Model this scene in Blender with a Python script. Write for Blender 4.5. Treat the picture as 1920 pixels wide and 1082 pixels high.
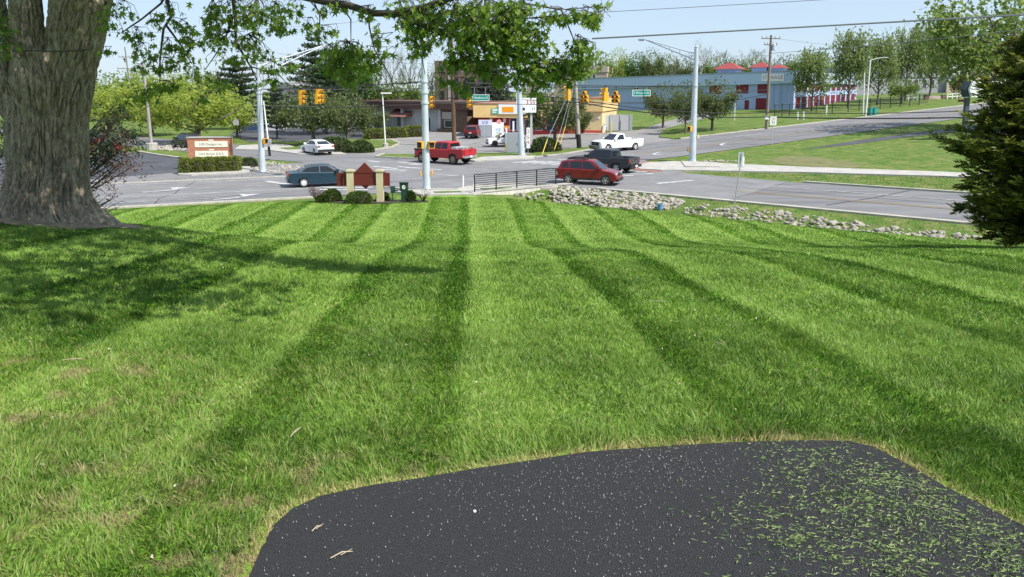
import bpy, bmesh, math, random
import numpy as np
from mathutils import Vector, Matrix, noise as mnoise
for o in list(bpy.data.objects): bpy.data.objects.remove(o)
SC = bpy.context.scene; COL = SC.collection
R = math.radians
# ---------------- camera, sky, sun, exposure ----------------
PITCH = R(7.8); CAMZ = 6.4; FPX = 1387.0; CX, CY = 960.0, 362.0
cd = bpy.data.cameras.new('camera'); cam = bpy.data.objects.new('camera', cd); COL.objects.link(cam)
cam.location = (0, 0, CAMZ); cam.rotation_euler = (R(90) - PITCH, 0, 0)
cd.sensor_width = 36; cd.lens = 36 * FPX / 1920; cd.shift_y = -(541 - CY) / 1920
cd.clip_start = 0.05; cd.clip_end = 4000
SC.camera = cam
SUN_EL = R(51); SUN_DIR = Vector((0.84, -0.54, 0)).normalized()
sdir = Vector((SUN_DIR.x * math.cos(SUN_EL), SUN_DIR.y * math.cos(SUN_EL), math.sin(SUN_EL)))
W = bpy.data.worlds.new('World'); SC.world = W; W.use_nodes = True
wn = W.node_tree.nodes; wl = W.node_tree.links
bg = wn['Background']; sky = wn.new('ShaderNodeTexSky'); sky.sky_type = 'NISHITA'; sky.sun_disc = False
sky.sun_elevation = SUN_EL; sky.sun_rotation = math.atan2(sdir.x, sdir.y)
sky.air_density = 1.0; sky.dust_density = 0.6; sky.ozone_density = 3.0
veil = wn.new('ShaderNodeMix'); veil.data_type = 'RGBA'; veil.inputs['Factor'].default_value = .74; veil.inputs['B'].default_value = (2.95, 3.7, 4.65, 1)   # thin high haze over the whole sky
wl.new(sky.outputs[0], veil.inputs['A']); wl.new(veil.outputs['Result'], bg.inputs['Color']); bg.inputs['Strength'].default_value = 0.14
sl = bpy.data.lights.new('sun', 'SUN'); so = bpy.data.objects.new('sun', sl); COL.objects.link(so)
sl.energy = 5.0; sl.angle = R(0.55); sl.color = (1.0, 0.955, 0.89)
so.rotation_euler = sdir.to_track_quat('Z', 'Y').to_euler(); so.location = (30, -20, 60)
SC.view_settings.view_transform = 'Standard'; SC.view_settings.look = 'None'
SC.view_settings.exposure = 0.5; SC.view_settings.gamma = 1.0; SC.view_settings.use_curve_mapping = False
SC.render.engine = 'CYCLES'
SC.cycles.max_bounces = 6; SC.cycles.diffuse_bounces = 3; SC.cycles.glossy_bounces = 2
SC.cycles.transmission_bounces = 3; SC.cycles.transparent_max_bounces = 6; SC.cycles.use_denoising = True
SC.cycles.sample_clamp_indirect = 4.0
# ---------------- terrain ----------------
def sstep(a, b, x):
    t = np.clip((np.asarray(x, float) - a) / (b - a), 0, 1); return t * t * (3 - 2 * t)
def lawn_w(x, y):
    n1 = -.383 * x + .924 * y; n2 = .62 * x + .78 * y
    return sstep(7, 16.0, np.minimum(46 - n1, 39 - n2))
def H(x, y):
    x = np.asarray(x, float); y = np.asarray(y, float)
    a, b, za, zb, ma, mb = 11.5, 21.0, 4.8 - .095 * 11.5, 2.27, -.095, -.030
    t = np.clip((y - a) / (b - a), 0, 1); d = b - a
    her = (2*t**3-3*t**2+1)*za + (t**3-2*t**2+t)*d*ma + (-2*t**3+3*t**2)*zb + (t**3-t**2)*d*mb
    prof = np.where(y < a, 4.8 - .095 * np.maximum(y, 0), np.where(y < b, her, zb + mb * (np.minimum(y, 60) - b)))
    side = .085 * np.clip(-x - 2, 0, 9) * (1 - sstep(12.5, 20, y))
    mound = .16 * np.exp(-((x + 8.4) ** 2 + (y - 13.6) ** 2) / 5.0)
    bumps = .035 * np.sin(x * .9 + .4 * y) * np.sin(y * .55 + 1.3) * (1 - sstep(20, 28, y)) * sstep(4, 8, y)
    lawn = prof + side + mound + bumps
    n2 = .62 * x + .78 * y
    s = np.minimum(.82 * x + .57 * y, 185) - 47
    rise = .0455 * 4 * np.logaddexp(0, s / 4)
    ditch = -.75 * np.exp(-((n2 - 36.2) / 2.6) ** 2) * sstep(-3, 4, x)
    q = (x + 2.2)*.78 - (y - 43.5)*.62; sw = (x + 2.2)*.63 + (y - 43.5)*.78
    dip = -1.15 * sstep(.15, .7, q) * (1 - sstep(2.6, 5.5, q)) * sstep(0, 2.5, sw) * (1 - sstep(6.0, 7.5, sw)) * (1 - sstep(37.6, 39.6, n2))
    low = rise + ditch + dip
    w = lawn_w(x, y)
    return w * lawn + (1 - w) * low
def hz(x, y): return float(H(x, y))
cp, sp = math.cos(PITCH), math.sin(PITCH)
def ray(px, py):
    a = (px - CX) / FPX; b = (CY - py) / FPX
    return Vector((a, cp + b * sp, -sp + b * cp))
def at(px, py, Y):                      # the world point on a sight line at distance Y
    d = ray(px, py); k = Y / d.y
    return Vector((d.x * k, Y, CAMZ + d.z * k))
def G(px, py, ymin=1.0, ymax=420.0):    # where a sight line meets the terrain
    d = ray(px, py); ys = ymin * (ymax / ymin) ** np.linspace(0, 1, 1600)
    k = ys / d.y; below = (CAMZ + d.z * k) - H(d.x * k, ys)
    i = np.argmax(below < 0)
    if below[i] >= 0: i = len(ys) - 1
    lo, hi = (ys[i - 1] if i > 0 else ys[0]), ys[i]
    for _ in range(30):
        m = (lo + hi) / 2; kk = m / d.y
        if CAMZ + d.z * kk - hz(d.x * kk, m) < 0: hi = m
        else: lo = m
    kk = hi / d.y
    return Vector((d.x * kk, hi, hz(d.x * kk, hi)))
def GX(px, Y):                          # terrain point in a direction at distance Y
    x = (px - CX) / FPX * Y
    for _ in range(5):
        z = hz(x, Y); x = (px - CX) / FPX * (Y * cp + (CAMZ - z) * sp)
    return Vector((x, Y, hz(x, Y)))
def ztop(py, Y): return at(CX, py, Y).z
# ---------------- materials ----------------
MATS = {}
def mat(name, c, rough=.7, var=0., scale=3., metal=0., bump=0., bscale=30., coat=0., spec=.5, c2=None, stretch=None, detail=4, rot=0.):
    if name in MATS: return MATS[name]
    m = bpy.data.materials.new(name); m.use_nodes = True; nt = m.node_tree; N = nt.nodes; L = nt.links
    b = N['Principled BSDF']; b.inputs['Roughness'].default_value = rough; b.inputs['Metallic'].default_value = metal
    b.inputs['Specular IOR Level'].default_value = spec; b.inputs['Coat Weight'].default_value = coat; b.inputs['Coat Roughness'].default_value = .08
    b.inputs['Base Color'].default_value = (*c, 1)
    if var or c2 or bump:
        tc = N.new('ShaderNodeTexCoord'); mp = N.new('ShaderNodeMapping'); L.new(tc.outputs['Object'], mp.inputs['Vector'])
        if stretch: mp.inputs['Scale'].default_value = stretch
        mp.inputs['Rotation'].default_value = (0, 0, rot)
    if var or c2:
        n = N.new('ShaderNodeTexNoise'); n.inputs['Scale'].default_value = scale; n.inputs['Detail'].default_value = detail; n.inputs['Roughness'].default_value = .65
        L.new(mp.outputs[0], n.inputs['Vector'])
        r = N.new('ShaderNodeValToRGB'); r.color_ramp.elements[0].position = .3; r.color_ramp.elements[1].position = .7
        lo = tuple(v * (1 - var) for v in c); hi = c2 if c2 else tuple(min(1, v * (1 + var)) for v in c)
        r.color_ramp.elements[0].color = (*lo, 1); r.color_ramp.elements[1].color = (*hi, 1)
        L.new(n.outputs['Fac'], r.inputs[0]); L.new(r.outputs[0], b.inputs['Base Color'])
    if bump:
        n2 = N.new('ShaderNodeTexNoise'); n2.inputs['Scale'].default_value = bscale; n2.inputs['Detail'].default_value = 5
        L.new(mp.outputs[0], n2.inputs['Vector'])
        bp = N.new('ShaderNodeBump'); bp.inputs['Strength'].default_value = bump; bp.inputs['Distance'].default_value = .03
        L.new(n2.outputs['Fac'], bp.inputs['Height']); L.new(bp.outputs[0], b.inputs['Normal'])
    MATS[name] = m; return m
def leafmat(name, c0, c1, trans=.35, rough=.5, spec=.3):
    if name in MATS: return MATS[name]
    m = bpy.data.materials.new(name); m.use_nodes = True; nt = m.node_tree; N = nt.nodes; L = nt.links
    b = N['Principled BSDF']; b.inputs['Roughness'].default_value = rough; b.inputs['Specular IOR Level'].default_value = spec
    at_ = N.new('ShaderNodeAttribute'); at_.attribute_name = 'tint'
    r = N.new('ShaderNodeValToRGB'); r.color_ramp.elements[0].color = (*c0, 1); r.color_ramp.elements[1].color = (*c1, 1)
    L.new(at_.outputs['Fac'], r.inputs[0]); L.new(r.outputs[0], b.inputs['Base Color'])
    t = N.new('ShaderNodeBsdfTranslucent'); g = N.new('ShaderNodeHueSaturation'); g.inputs['Value'].default_value = 1.5; g.inputs['Hue'].default_value = .485
    L.new(r.outputs[0], g.inputs['Color']); L.new(g.outputs[0], t.inputs['Color'])
    mx = N.new('ShaderNodeMixShader'); mx.inputs[0].default_value = trans
    L.new(b.outputs[0], mx.inputs[1]); L.new(t.outputs[0], mx.inputs[2]); L.new(mx.outputs[0], N['Material Output'].inputs['Surface'])
    MATS[name] = m; return m
# ---------------- mesh helpers ----------------
class MB:
    def __init__(s): s.v = []; s.f = []
    def add(s, vs, fs):
        k = len(s.v); s.v += [tuple(p) for p in vs]; s.f += [tuple(i + k for i in f) for f in fs]; return s
    def box(s, c, d, rz=0., M=None):
        x, y, z = (d[0] / 2, d[1] / 2, d[2] / 2); ca, sa = math.cos(rz), math.sin(rz)
        P = []
        for k in ((-1,-1,-1),(1,-1,-1),(1,1,-1),(-1,1,-1),(-1,-1,1),(1,-1,1),(1,1,1),(-1,1,1)):
            a, b_, e = k[0]*x, k[1]*y, k[2]*z
            p = Vector((c[0] + a*ca - b_*sa, c[1] + a*sa + b_*ca, c[2] + e)); P.append(M @ p if M else p)
        return s.add(P, [(0,3,2,1),(4,5,6,7),(0,1,5,4),(1,2,6,5),(2,3,7,6),(3,0,4,7)])
    def b2(s, x0, x1, y0, y1, z0, z1): return s.box(((x0+x1)/2, (y0+y1)/2, (z0+z1)/2), (x1-x0, y1-y0, z1-z0))
    def tube(s, pts, rad, n=6, caps=True):
        pts = [Vector(p) for p in pts]; m = len(pts)
        if not hasattr(rad, '__len__'): rad = [rad] * m
        rings = []; up = None
        for i, p in enumerate(pts):
            t = (pts[min(i+1, m-1)] - pts[max(i-1, 0)])
            t = t.normalized() if t.length > 1e-9 else Vector((0,0,1))
            if up is None: up = Vector((1,0,0)) if abs(t.x) < .9 else Vector((0,1,0))
            a = t.cross(up); a = a.normalized() if a.length > 1e-6 else t.orthogonal().normalized()
            b_ = t.cross(a).normalized(); up = -b_ if False else up
            rings += [p + (a*math.cos(2*math.pi*j/n) + b_*math.sin(2*math.pi*j/n)) * rad[i] for j in range(n)]
        fs = [(i*n+j, i*n+(j+1)%n, (i+1)*n+(j+1)%n, (i+1)*n+j) for i in range(m-1) for j in range(n)]
        if caps: fs += [tuple(range(n))[::-1], tuple((m-1)*n+j for j in range(n))]
        return s.add(rings, fs)
    def prism(s, poly, y0, y1):           # polygon in x,z extruded along y
        n = len(poly)
        return s.add([(p[0], y0, p[1]) for p in poly] + [(p[0], y1, p[1]) for p in poly],
            [tuple(range(n)), tuple(range(2*n-1, n-1, -1))] + [(i, n+i, n+(i+1)%n, (i+1)%n) for i in range(n)])
    def zprism(s, poly, z0, z1):
        n = len(poly)
        return s.add([(p[0], p[1], z0) for p in poly] + [(p[0], p[1], z1) for p in poly],
            [tuple(range(n-1, -1, -1)), tuple(range(n, 2*n))] + [(i, (i+1)%n, n+(i+1)%n, n+i) for i in range(n)])
    def lathe(s, prof, axis='z', n=16, c=(0,0,0), caps=True):
        vs = []
        for r, h in prof:
            for j in range(n):
                a = 2*math.pi*j/n; u, w = r*math.cos(a), r*math.sin(a)
                vs.append((c[0]+u, c[1]+w, c[2]+h) if axis == 'z' else (c[0]+u, c[1]+h, c[2]+w) if axis == 'y' else (c[0]+h, c[1]+u, c[2]+w))
        m = len(prof)
        fs = [(i*n+j, i*n+(j+1)%n, (i+1)*n+(j+1)%n, (i+1)*n+j) for i in range(m-1) for j in range(n)]
        if caps: fs += [tuple(range(n))[::-1], tuple((m-1)*n+j for j in range(n))]
        return s.add(vs, fs)
    def quad(s, a, b, c, d): return s.add([a, b, c, d], [(0,1,2,3)])
    def mesh(s, name, m, smooth=None):
        me = bpy.data.meshes.new(name); me.from_pydata(s.v, [], s.f); me.update()
        if m: me.materials.append(m)
        bm = bmesh.new(); bm.from_mesh(me); bmesh.ops.recalc_face_normals(bm, faces=bm.faces); bm.to_mesh(me); bm.free()
        if smooth:
            me.polygons.foreach_set('use_smooth', [True]*len(me.polygons)); me.set_sharp_from_angle(angle=R(smooth))
        return me
    def build(s, name, m, parent=None, smooth=None): return link(name, s.mesh(name, m, smooth), parent)
def link(name, me, parent=None, loc=None):
    o = bpy.data.objects.new(name, me); COL.objects.link(o)
    if parent: o.parent = parent
    if loc is not None: o.location = loc
    return o
def tag(o, label, cat=None, group=None, kind=None):
    if label: o['label'] = label
    if cat: o['category'] = cat
    if group: o['group'] = group
    if kind: o['kind'] = kind
    return o
def thing(name, label, cat, loc=(0,0,0), rz=0., group=None, scale=None):
    o = bpy.data.objects.new(name, None); COL.objects.link(o); o.location = loc; o.rotation_euler = (0, 0, rz); o.empty_display_size = .2
    if scale: o.scale = scale
    return tag(o, label, cat, group)
KIDS = {}
def dup(root, loc, rz=None, label=None, scale=None):
    r = root.copy(); COL.objects.link(r); r.location = loc
    if rz is not None: r.rotation_euler = (0, 0, rz)
    if scale: r.scale = scale
    if label: r['label'] = label
    for ch in root.children:
        c = ch.copy(); COL.objects.link(c); c.parent = r
        for g in ch.children:
            d = g.copy(); COL.objects.link(d); d.parent = c
    return r
def npmesh(name, V, F, m, tint=None, col=None, smooth=False):
    # V (n,3), F list of arrays with equal face sizes
    me = bpy.data.meshes.new(name); V = np.asarray(V, np.float32)
    me.vertices.add(len(V)); me.vertices.foreach_set('co', V.ravel())
    li = np.concatenate([f.ravel() for f in F]).astype(np.int32)
    tot = np.concatenate([np.full(len(f), f.shape[1]) for f in F]).astype(np.int32)
    st = np.concatenate([[0], np.cumsum(tot)[:-1]]).astype(np.int32)
    me.loops.add(len(li)); me.loops.foreach_set('vertex_index', li)
    me.polygons.add(len(tot)); me.polygons.foreach_set('loop_start', st)
    try: me.polygons.foreach_set('loop_total', tot)
    except Exception: pass
    if smooth: me.polygons.foreach_set('use_smooth', np.ones(len(tot), bool))
    me.update(calc_edges=True)
    if tint is not None:
        a = me.attributes.new('tint', 'FLOAT', 'POINT'); a.data.foreach_set('value', np.asarray(tint, np.float32))
    if col is not None:
        a = me.attributes.new('col', 'FLOAT_COLOR', 'POINT'); c4 = np.ones((len(V), 4), np.float32); c4[:, :3] = col; a.data.foreach_set('color', c4.ravel())
    if m: me.materials.append(m)
    return me
def unit(a): return a / np.maximum(np.linalg.norm(a, axis=1, keepdims=True), 1e-9)
RHOMB = (np.array([(0,0,0),(.5,.5,.08),(1,0,0),(.5,-.5,.08)], float), [(0,1,2,3)])
CLUMP = (np.array([(0,.1,0),(.3,.5,.1),(.55,.2,.02),(.9,.4,.12),(1,-.1,0),(.6,-.25,.06),(.35,-.55,.1)], float), [(0,1,2),(2,3,4),(4,5,2),(5,6,0),(0,2,5)])
BLADE = (np.array([(0,-.5,0),(0,.5,0),(1,0,0)], float), [(0,1,2)])
def cards(rng, P, axis, size, aspect, shape=RHOMB, tint=None, rnd=.6):
    n = len(P); a = unit(axis + rng.normal(0, rnd, (n,3))); b = unit(np.cross(a, rng.normal(0, 1, (n,3)))); c = np.cross(a, b)
    T, F = shape; k = len(T); s = np.asarray(size).reshape(-1,1,1)*np.ones((n,1,1))
    V = P[:,None,:] + s*(a[:,None,:]*T[None,:,0:1] + b[:,None,:]*T[None,:,1:2]*aspect + c[:,None,:]*T[None,:,2:3])
    Fa = np.array(F); FF = (np.arange(n)[:,None,None]*k + Fa[None]).reshape(-1, Fa.shape[1])
    t = rng.random(n) if tint is None else tint
    return V.reshape(-1,3), FF, np.repeat(t, k)
def merge(parts):
    Vs, Fs, Ts, k = [], [], [], 0
    for V, F, T in parts:
        Vs.append(V); Fs.append(F + k); Ts.append(T); k += len(V)
    return np.concatenate(Vs), Fs, np.concatenate(Ts)
def text_mb(mb, body, h, x, z, y, flip=False, maxw=None):
    # flat lettering standing in the x,z plane at depth y, facing -y
    cu = bpy.data.curves.new('lettering', 'FONT'); cu.body = body; cu.size = 1.0; cu.align_x = 'CENTER'; cu.align_y = 'CENTER'; cu.resolution_u = 2
    ob = bpy.data.objects.new('lettering', cu); COL.objects.link(ob); bpy.context.view_layer.update()
    me = bpy.data.meshes.new_from_object(ob); bpy.data.objects.remove(ob); bpy.data.curves.remove(cu)
    xs = [v.co.x for v in me.vertices]
    sx = h * 1.35; 
    if maxw and xs and (max(xs) - min(xs)) * sx > maxw: sx = maxw / (max(xs) - min(xs))
    mb.add([(x + v.co.x*sx, y, z + v.co.y*h*1.35) for v in me.vertices], [tuple(p.vertices) for p in me.polygons])
    bpy.data.meshes.remove(me); return mb
def area(name, poly, off, m, grid=3.0, thick=None, parent=None, label=None, kind='structure'):
    # a sheet with a given outline draped on the terrain; thick gives it a kerb skirt
    bm = bmesh.new(); vs = [bm.verts.new((p[0], p[1], 0)) for p in poly]; bm.faces.new(vs)
    bmesh.ops.triangulate(bm, faces=bm.faces)
    for ax in (0, 1):
        lo = min(p[ax] for p in poly); hi = max(p[ax] for p in poly); k = int((hi-lo)/grid)
        for i in range(1, k+1):
            no = (1,0,0) if ax == 0 else (0,1,0); co = [0,0,0]; co[ax] = lo + (hi-lo)*i/(k+1)
            bmesh.ops.bisect_plane(bm, geom=bm.verts[:]+bm.edges[:]+bm.faces[:], plane_co=co, plane_no=no)
    for v in bm.verts: v.co.z = hz(v.co.x, v.co.y) + off
    if thick:
        be = [e for e in bm.edges if len(e.link_faces) == 1]
        r = bmesh.ops.extrude_edge_only(bm, edges=be)
        for v in [g for g in r['geom'] if isinstance(g, bmesh.types.BMVert)]: v.co.z -= thick
    bmesh.ops.recalc_face_normals(bm, faces=bm.faces)
    if sum(f.normal.z for f in bm.faces) < 0: bmesh.ops.reverse_faces(bm, faces=bm.faces)
    me = bpy.data.meshes.new(name); bm.to_mesh(me); bm.free(); me.materials.append(m)
    o = link(name, me, parent); tag(o, label, None, None, kind); return o
def resample(pts, step):
    out = [pts[0]]
    for a, b in zip(pts, pts[1:]):
        n = max(1, int(math.dist(a, b)/step))
        out += [(a[0]+(b[0]-a[0])*i/n, a[1]+(b[1]-a[1])*i/n) for i in range(1, n+1)]
    return out
def strip_mb(mb, pts, w, off, h=0):
    pts = resample(pts, 1.5); L, Rr = [], []
    for i, p in enumerate(pts):
        q0 = pts[max(i-1,0)]; q1 = pts[min(i+1,len(pts)-1)]; dx, dy = q1[0]-q0[0], q1[1]-q0[1]; l = math.hypot(dx, dy) or 1
        nx, ny = -dy/l*w/2, dx/l*w/2; z = hz(p[0], p[1]) + off
        L.append((p[0]+nx, p[1]+ny, z)); Rr.append((p[0]-nx, p[1]-ny, z))
    n = len(pts); mb.add(L+Rr, [(i, n+i, n+i+1, i+1) for i in range(n-1)])
    if h:
        B = [(p[0], p[1], p[2]-h) for p in L+Rr]
        mb.add(L+B[:n], [(i, i+1, n+i+1, n+i) for i in range(n-1)]); mb.add(Rr+B[n:], [(i, n+i, n+i+1, i+1) for i in range(n-1)])
    return mb
def XY(pts, ymin=33.0): return [tuple(G(px, py, ymin)[:2]) for px, py in pts]
def inpoly(x, y, poly):
    x = np.asarray(x); y = np.asarray(y); r = np.zeros(x.shape, bool); n = len(poly)
    for i in range(n):
        x0, y0 = poly[i]; x1, y1 = poly[(i+1) % n]
        if y0 == y1: continue
        r ^= ((y0 > y) != (y1 > y)) & (x < (x1-x0)*(y-y0)/(y1-y0)+x0)
    return r
# ---------------- ground, lawn, roads ----------------
def axis(lo, hi, step, end0, end1, g=1.16):
    a = list(np.arange(lo, hi, step)); s = step; x = lo
    while x > end0: s *= g; x -= s; a.insert(0, x)
    s = step; x = a[-1]
    while x < end1: s *= g; x += s; a.append(x)
    return np.array(a)
gx = axis(-34, 46, .6, -900, 900); gy = axis(-4, 60, .45, -60, 1500, 1.12)
GXX, GYY = np.meshgrid(gx, gy); GZ = H(GXX, GYY)
nx, ny = len(gx), len(gy)
idx = np.arange(nx*ny).reshape(ny, nx)
GF = np.stack([idx[:-1,:-1], idx[:-1,1:], idx[1:,1:], idx[1:,:-1]], -1).reshape(-1, 4)
lw = lawn_w(GXX, GYY).ravel()
NAP_TONE = [(0, .2), (.02, 1), (.09, .9), (.17, .22), (.40, .18), (.46, .75), (.5, .6), (.52, -1), (.58, -.9), (.66, .02), (.87, -.02), (.92, -1), (.985, -1), (1, .2)]   # mowing stripes over two passes: blade lean, plus its sheen painted as colour
def ground_mat():
    m = bpy.data.materials.new('ground_cover'); m.use_nodes = True; nt = m.node_tree; N = nt.nodes; L = nt.links
    b = N['Principled BSDF']; b.inputs['Roughness'].default_value = .9; b.inputs['Specular IOR Level'].default_value = .15
    geo = N.new('ShaderNodeNewGeometry'); sep = N.new('ShaderNodeSeparateXYZ'); L.new(geo.outputs['Position'], sep.inputs[0])
    def math_(op, a, b_=None):
        n = N.new('ShaderNodeMath'); n.operation = op
        for i, v in enumerate((a, b_)):
            if v is None: continue
            if isinstance(v, (int, float)): n.inputs[i].default_value = v
            else: L.new(v, n.inputs[i])
        return n.outputs[0]
    def noise(scale, det=4, stretch=None, ro=.6):
        n = N.new('ShaderNodeTexNoise'); n.inputs['Scale'].default_value = scale; n.inputs['Detail'].default_value = det; n.inputs['Roughness'].default_value = ro
        if stretch:
            mp = N.new('ShaderNodeMapping'); mp.inputs['Scale'].default_value = stretch; L.new(geo.outputs['Position'], mp.inputs[0]); L.new(mp.outputs[0], n.inputs['Vector'])
        else: L.new(geo.outputs['Position'], n.inputs['Vector'])
        return n.outputs['Fac']
    def ramp(f, stops):
        r = N.new('ShaderNodeValToRGB'); e = r.color_ramp.elements
        while len(e) < len(stops): e.new(.5)
        for i, (p, c) in enumerate(stops): e[i].position = p; e[i].color = (*c, 1)
        L.new(f, r.inputs[0]); return r.outputs[0]
    def mix(f, a, b_):
        n = N.new('ShaderNodeMix'); n.data_type = 'RGBA'; L.new(f, n.inputs['Factor']); L.new(a, n.inputs['A']); L.new(b_, n.inputs['B']); return n.outputs['Result']
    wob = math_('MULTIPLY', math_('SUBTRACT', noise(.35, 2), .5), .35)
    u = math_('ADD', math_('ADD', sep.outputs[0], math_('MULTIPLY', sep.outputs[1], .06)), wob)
    st = ramp(math_('FRACT', math_('MULTIPLY', u, 1/3.05)), [(p, ((v+1)/2,)*3) for p, v in NAP_TONE])   # sheen of the bent mowing stripes, painted as a dark to light tone
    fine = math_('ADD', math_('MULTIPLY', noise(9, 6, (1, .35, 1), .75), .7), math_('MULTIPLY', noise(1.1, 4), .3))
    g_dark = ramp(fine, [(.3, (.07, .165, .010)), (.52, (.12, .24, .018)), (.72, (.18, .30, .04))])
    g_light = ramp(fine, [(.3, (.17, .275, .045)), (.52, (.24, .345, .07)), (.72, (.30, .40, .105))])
    lawnc = mix(st, g_dark, g_light)  # dark and light stripe sheen mixed straight into the ground colour
    rn = math_('ADD', math_('MULTIPLY', noise(.9, 6), .6), math_('MULTIPLY', noise(6, 5), .4))
    rough = ramp(rn, [(.34, (.05, .105, .016)), (.46, (.085, .15, .026)), (.55, (.14, .175, .045)), (.66, (.25, .215, .10))])
    at_ = N.new('ShaderNodeAttribute'); at_.attribute_name = 'tint'
    L.new(mix(ramp(at_.outputs['Fac'], [(.35, (0,0,0)), (.55, (1,1,1))]), rough, lawnc), b.inputs['Base Color'])
    bp = N.new('ShaderNodeBump'); bp.inputs['Strength'].default_value = .9; bp.inputs['Distance'].default_value = .06
    L.new(math_('ADD', noise(14, 6), math_('MULTIPLY', noise(3, 3), .7)), bp.inputs['Height']); L.new(bp.outputs[0], b.inputs['Normal'])
    return m
gm = ground_mat()
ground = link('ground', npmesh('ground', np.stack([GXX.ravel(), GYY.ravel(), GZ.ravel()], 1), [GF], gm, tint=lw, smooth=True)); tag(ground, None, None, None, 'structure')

asph = mat('road_asphalt', (.135, .133, .138), .88, var=.2, scale=.8, bump=.25, bscale=60, c2=(.20, .197, .20), detail=9, stretch=(.06, .9, 1), rot=R(38.5))
asph1 = mat('road_asphalt_b', (.135, .133, .138), .88, var=.2, scale=.8, bump=.25, bscale=60, c2=(.20, .197, .20), detail=9, stretch=(.06, .9, 1), rot=R(-22.5))
asph3 = mat('road_asphalt_c', (.145, .143, .148), .88, var=.2, scale=.8, bump=.25, bscale=60, c2=(.205, .20, .205), detail=9, stretch=(.06, .9, 1), rot=R(-34.8))
tar = mat('tar_seam', (.045, .045, .048), .7, var=.2, scale=3)
asph2 = mat('road_asphalt_worn', (.165, .163, .165), .88, var=.14, scale=.6, bump=.25, bscale=60, c2=(.215, .21, .21), detail=8)
sealed = mat('sealed_asphalt', (.055, .056, .066), .8, var=.35, scale=.5, bump=.2, bscale=50, c2=(.09, .09, .10), detail=8)
lotm = mat('lot_asphalt', (.20, .19, .185), .9, var=.16, scale=.4, c2=(.26, .25, .24), bump=.2, bscale=50, detail=8)
conc = mat('concrete', (.36, .34, .31), .85, var=.16, scale=1.2, c2=(.45, .43, .39), bump=.2, bscale=40, detail=8)
kerbm = mat('kerb_concrete', (.36, .34, .28), .85, var=.2, scale=2, c2=(.46, .43, .36))
brickred = mat('tactile_brick', (.33, .13, .09), .85, var=.2, scale=6)
paint = mat('road_paint', (.30, .30, .30), .75, var=.3, scale=2.2, c2=(.60, .60, .60), detail=9)
yellowp = mat('yellow_paint', (.40, .30, .14), .75, var=.2, scale=2, c2=(.33, .27, .17), detail=8)
turf = gm
# Road running from the lower right to the far left, and the one crossing it
def U2(s, n): return (.78*s + .62*n, -.62*s + .78*n)
D1 = (.924, .383); N1 = (-.383, .924)
def U1(s, n): return (D1[0]*s + N1[0]*n, D1[1]*s + N1[1]*n)
D3 = (.82, .57); N3 = (-.57, .82)
def U3(s, n): return (D3[0]*s + N3[0]*n, D3[1]*s + N3[1]*n)
area('road', [U2(75, 42), U2(75, 52.7), U2(-23, 52.7), U2(-38, 50), U2(-150, 49.5), U2(-150, 40.5), U2(-62, 40.5), U2(-48, 41.5), U2(-20, 42)], .030, asph)
area('road', [U1(-110, 46), U1(12, 46), U1(24, 51), U1(24, 57.7), U1(-110, 57.7)], .036, asph1)
area('road', [U3(42, 46.0), U3(48, 48.4), U3(186, 48.4), U3(186, 60.2), U3(40, 60.2), U3(36, 56)], .042, asph3)
cross = XY([(692,351),(735,353),(775,358),(855,357.5),(893,349),(960,346),(1045,348)]) + [U2(-26, 41.4), U2(-17, 42), U2(-17, 52.7), U2(-25, 53.5), tuple(G(1215,304)[:2]), U3(52, 54)] + XY([(1105,283),(1067,289),(985,300.5),(890,304.5),(787,301),(705,297.5),(640,300)]) + [U1(-16, 57.7), U1(-16, 46)]
area('road', cross, .048, asph2)
ts = MB(); rt_ = random.Random(3)
def seam(a, b, w=.07, wig=.25):
    n = max(3, int(math.dist(a, b)/2)); strip_mb(ts, [(a[0]+(b[0]-a[0])*i/n + rt_.uniform(-wig, wig), a[1]+(b[1]-a[1])*i/n + rt_.uniform(-wig, wig)) for i in range(n+1)], w, .054)
seam(U2(-20, 47.9), U2(40, 47.8)); seam(U2(-12, 43.5), U2(-9, 52.5)); seam(U2(2, 42.2), U2(0, 52.5)); seam(U2(-5, 44), U2(10, 44.6)); seam(U1(-60, 52.2), U1(10, 52.1)); seam(U1(-12, 46.3), U1(-10, 57.5)); seam(U1(-3, 46.3), U1(-1, 57)); seam(U1(-25, 49), U1(-8, 49.4)); seam(U3(55, 51.5), U3(120, 51.3)); seam(U3(70, 48.8), U3(72, 60)); seam(U3(95, 48.8), U3(98, 60)); seam((-9, 52), (4, 60)); seam((-4, 63), (9, 55)); seam((-14, 61), (-2, 66)); seam((6, 52), (10, 66)); seam((-2, 84), (10, 90), .06); seam((-8, 79), (-3, 95), .06)
tag(ts.build('tar_seam', tar), None, None, None, 'structure')
# parking lots and drives
gaslot = XY([(700,297),(652,287),(742,272),(735,262),(690,258),(700,247),(850,240),(905,243),(1100,251),(1215,243),(1262,262),(1215,272),(1110,282),(1067,288),(985,298),(890,303)])
area('parking_lot', gaslot, .022, lotm)
area('parking_lot', XY([(500,262),(560,268),(640,266),(700,256),(700,240),(600,236),(480,236),(430,252),(470,268)]), .020, sealed)
area('parking_lot', XY([(-60,352),(-60,290),(120,287),(262,286),(300,293),(338,298),(344,322),(332,329),(200,334)]), .020, sealed)
area('driveway', XY([(1180,252),(1262,262),(1262,246),(1232,246),(1275,234),(1310,225),(1345,215),(1310,214),(1255,226),(1200,243)], 60), .026, lotm)
area('driveway', XY([(1500,281),(1600,265),(1700,251),(1790,241),(1830,246),(1780,248),(1690,259),(1600,271)], 50), .028, sealed)  # thin dark strip along the slope crest, drawn as a drive sheet
area('driveway', XY([(1790,236),(1900,233),(1960,262),(1900,266),(1830,250)], 50), .026, sealed)
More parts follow.
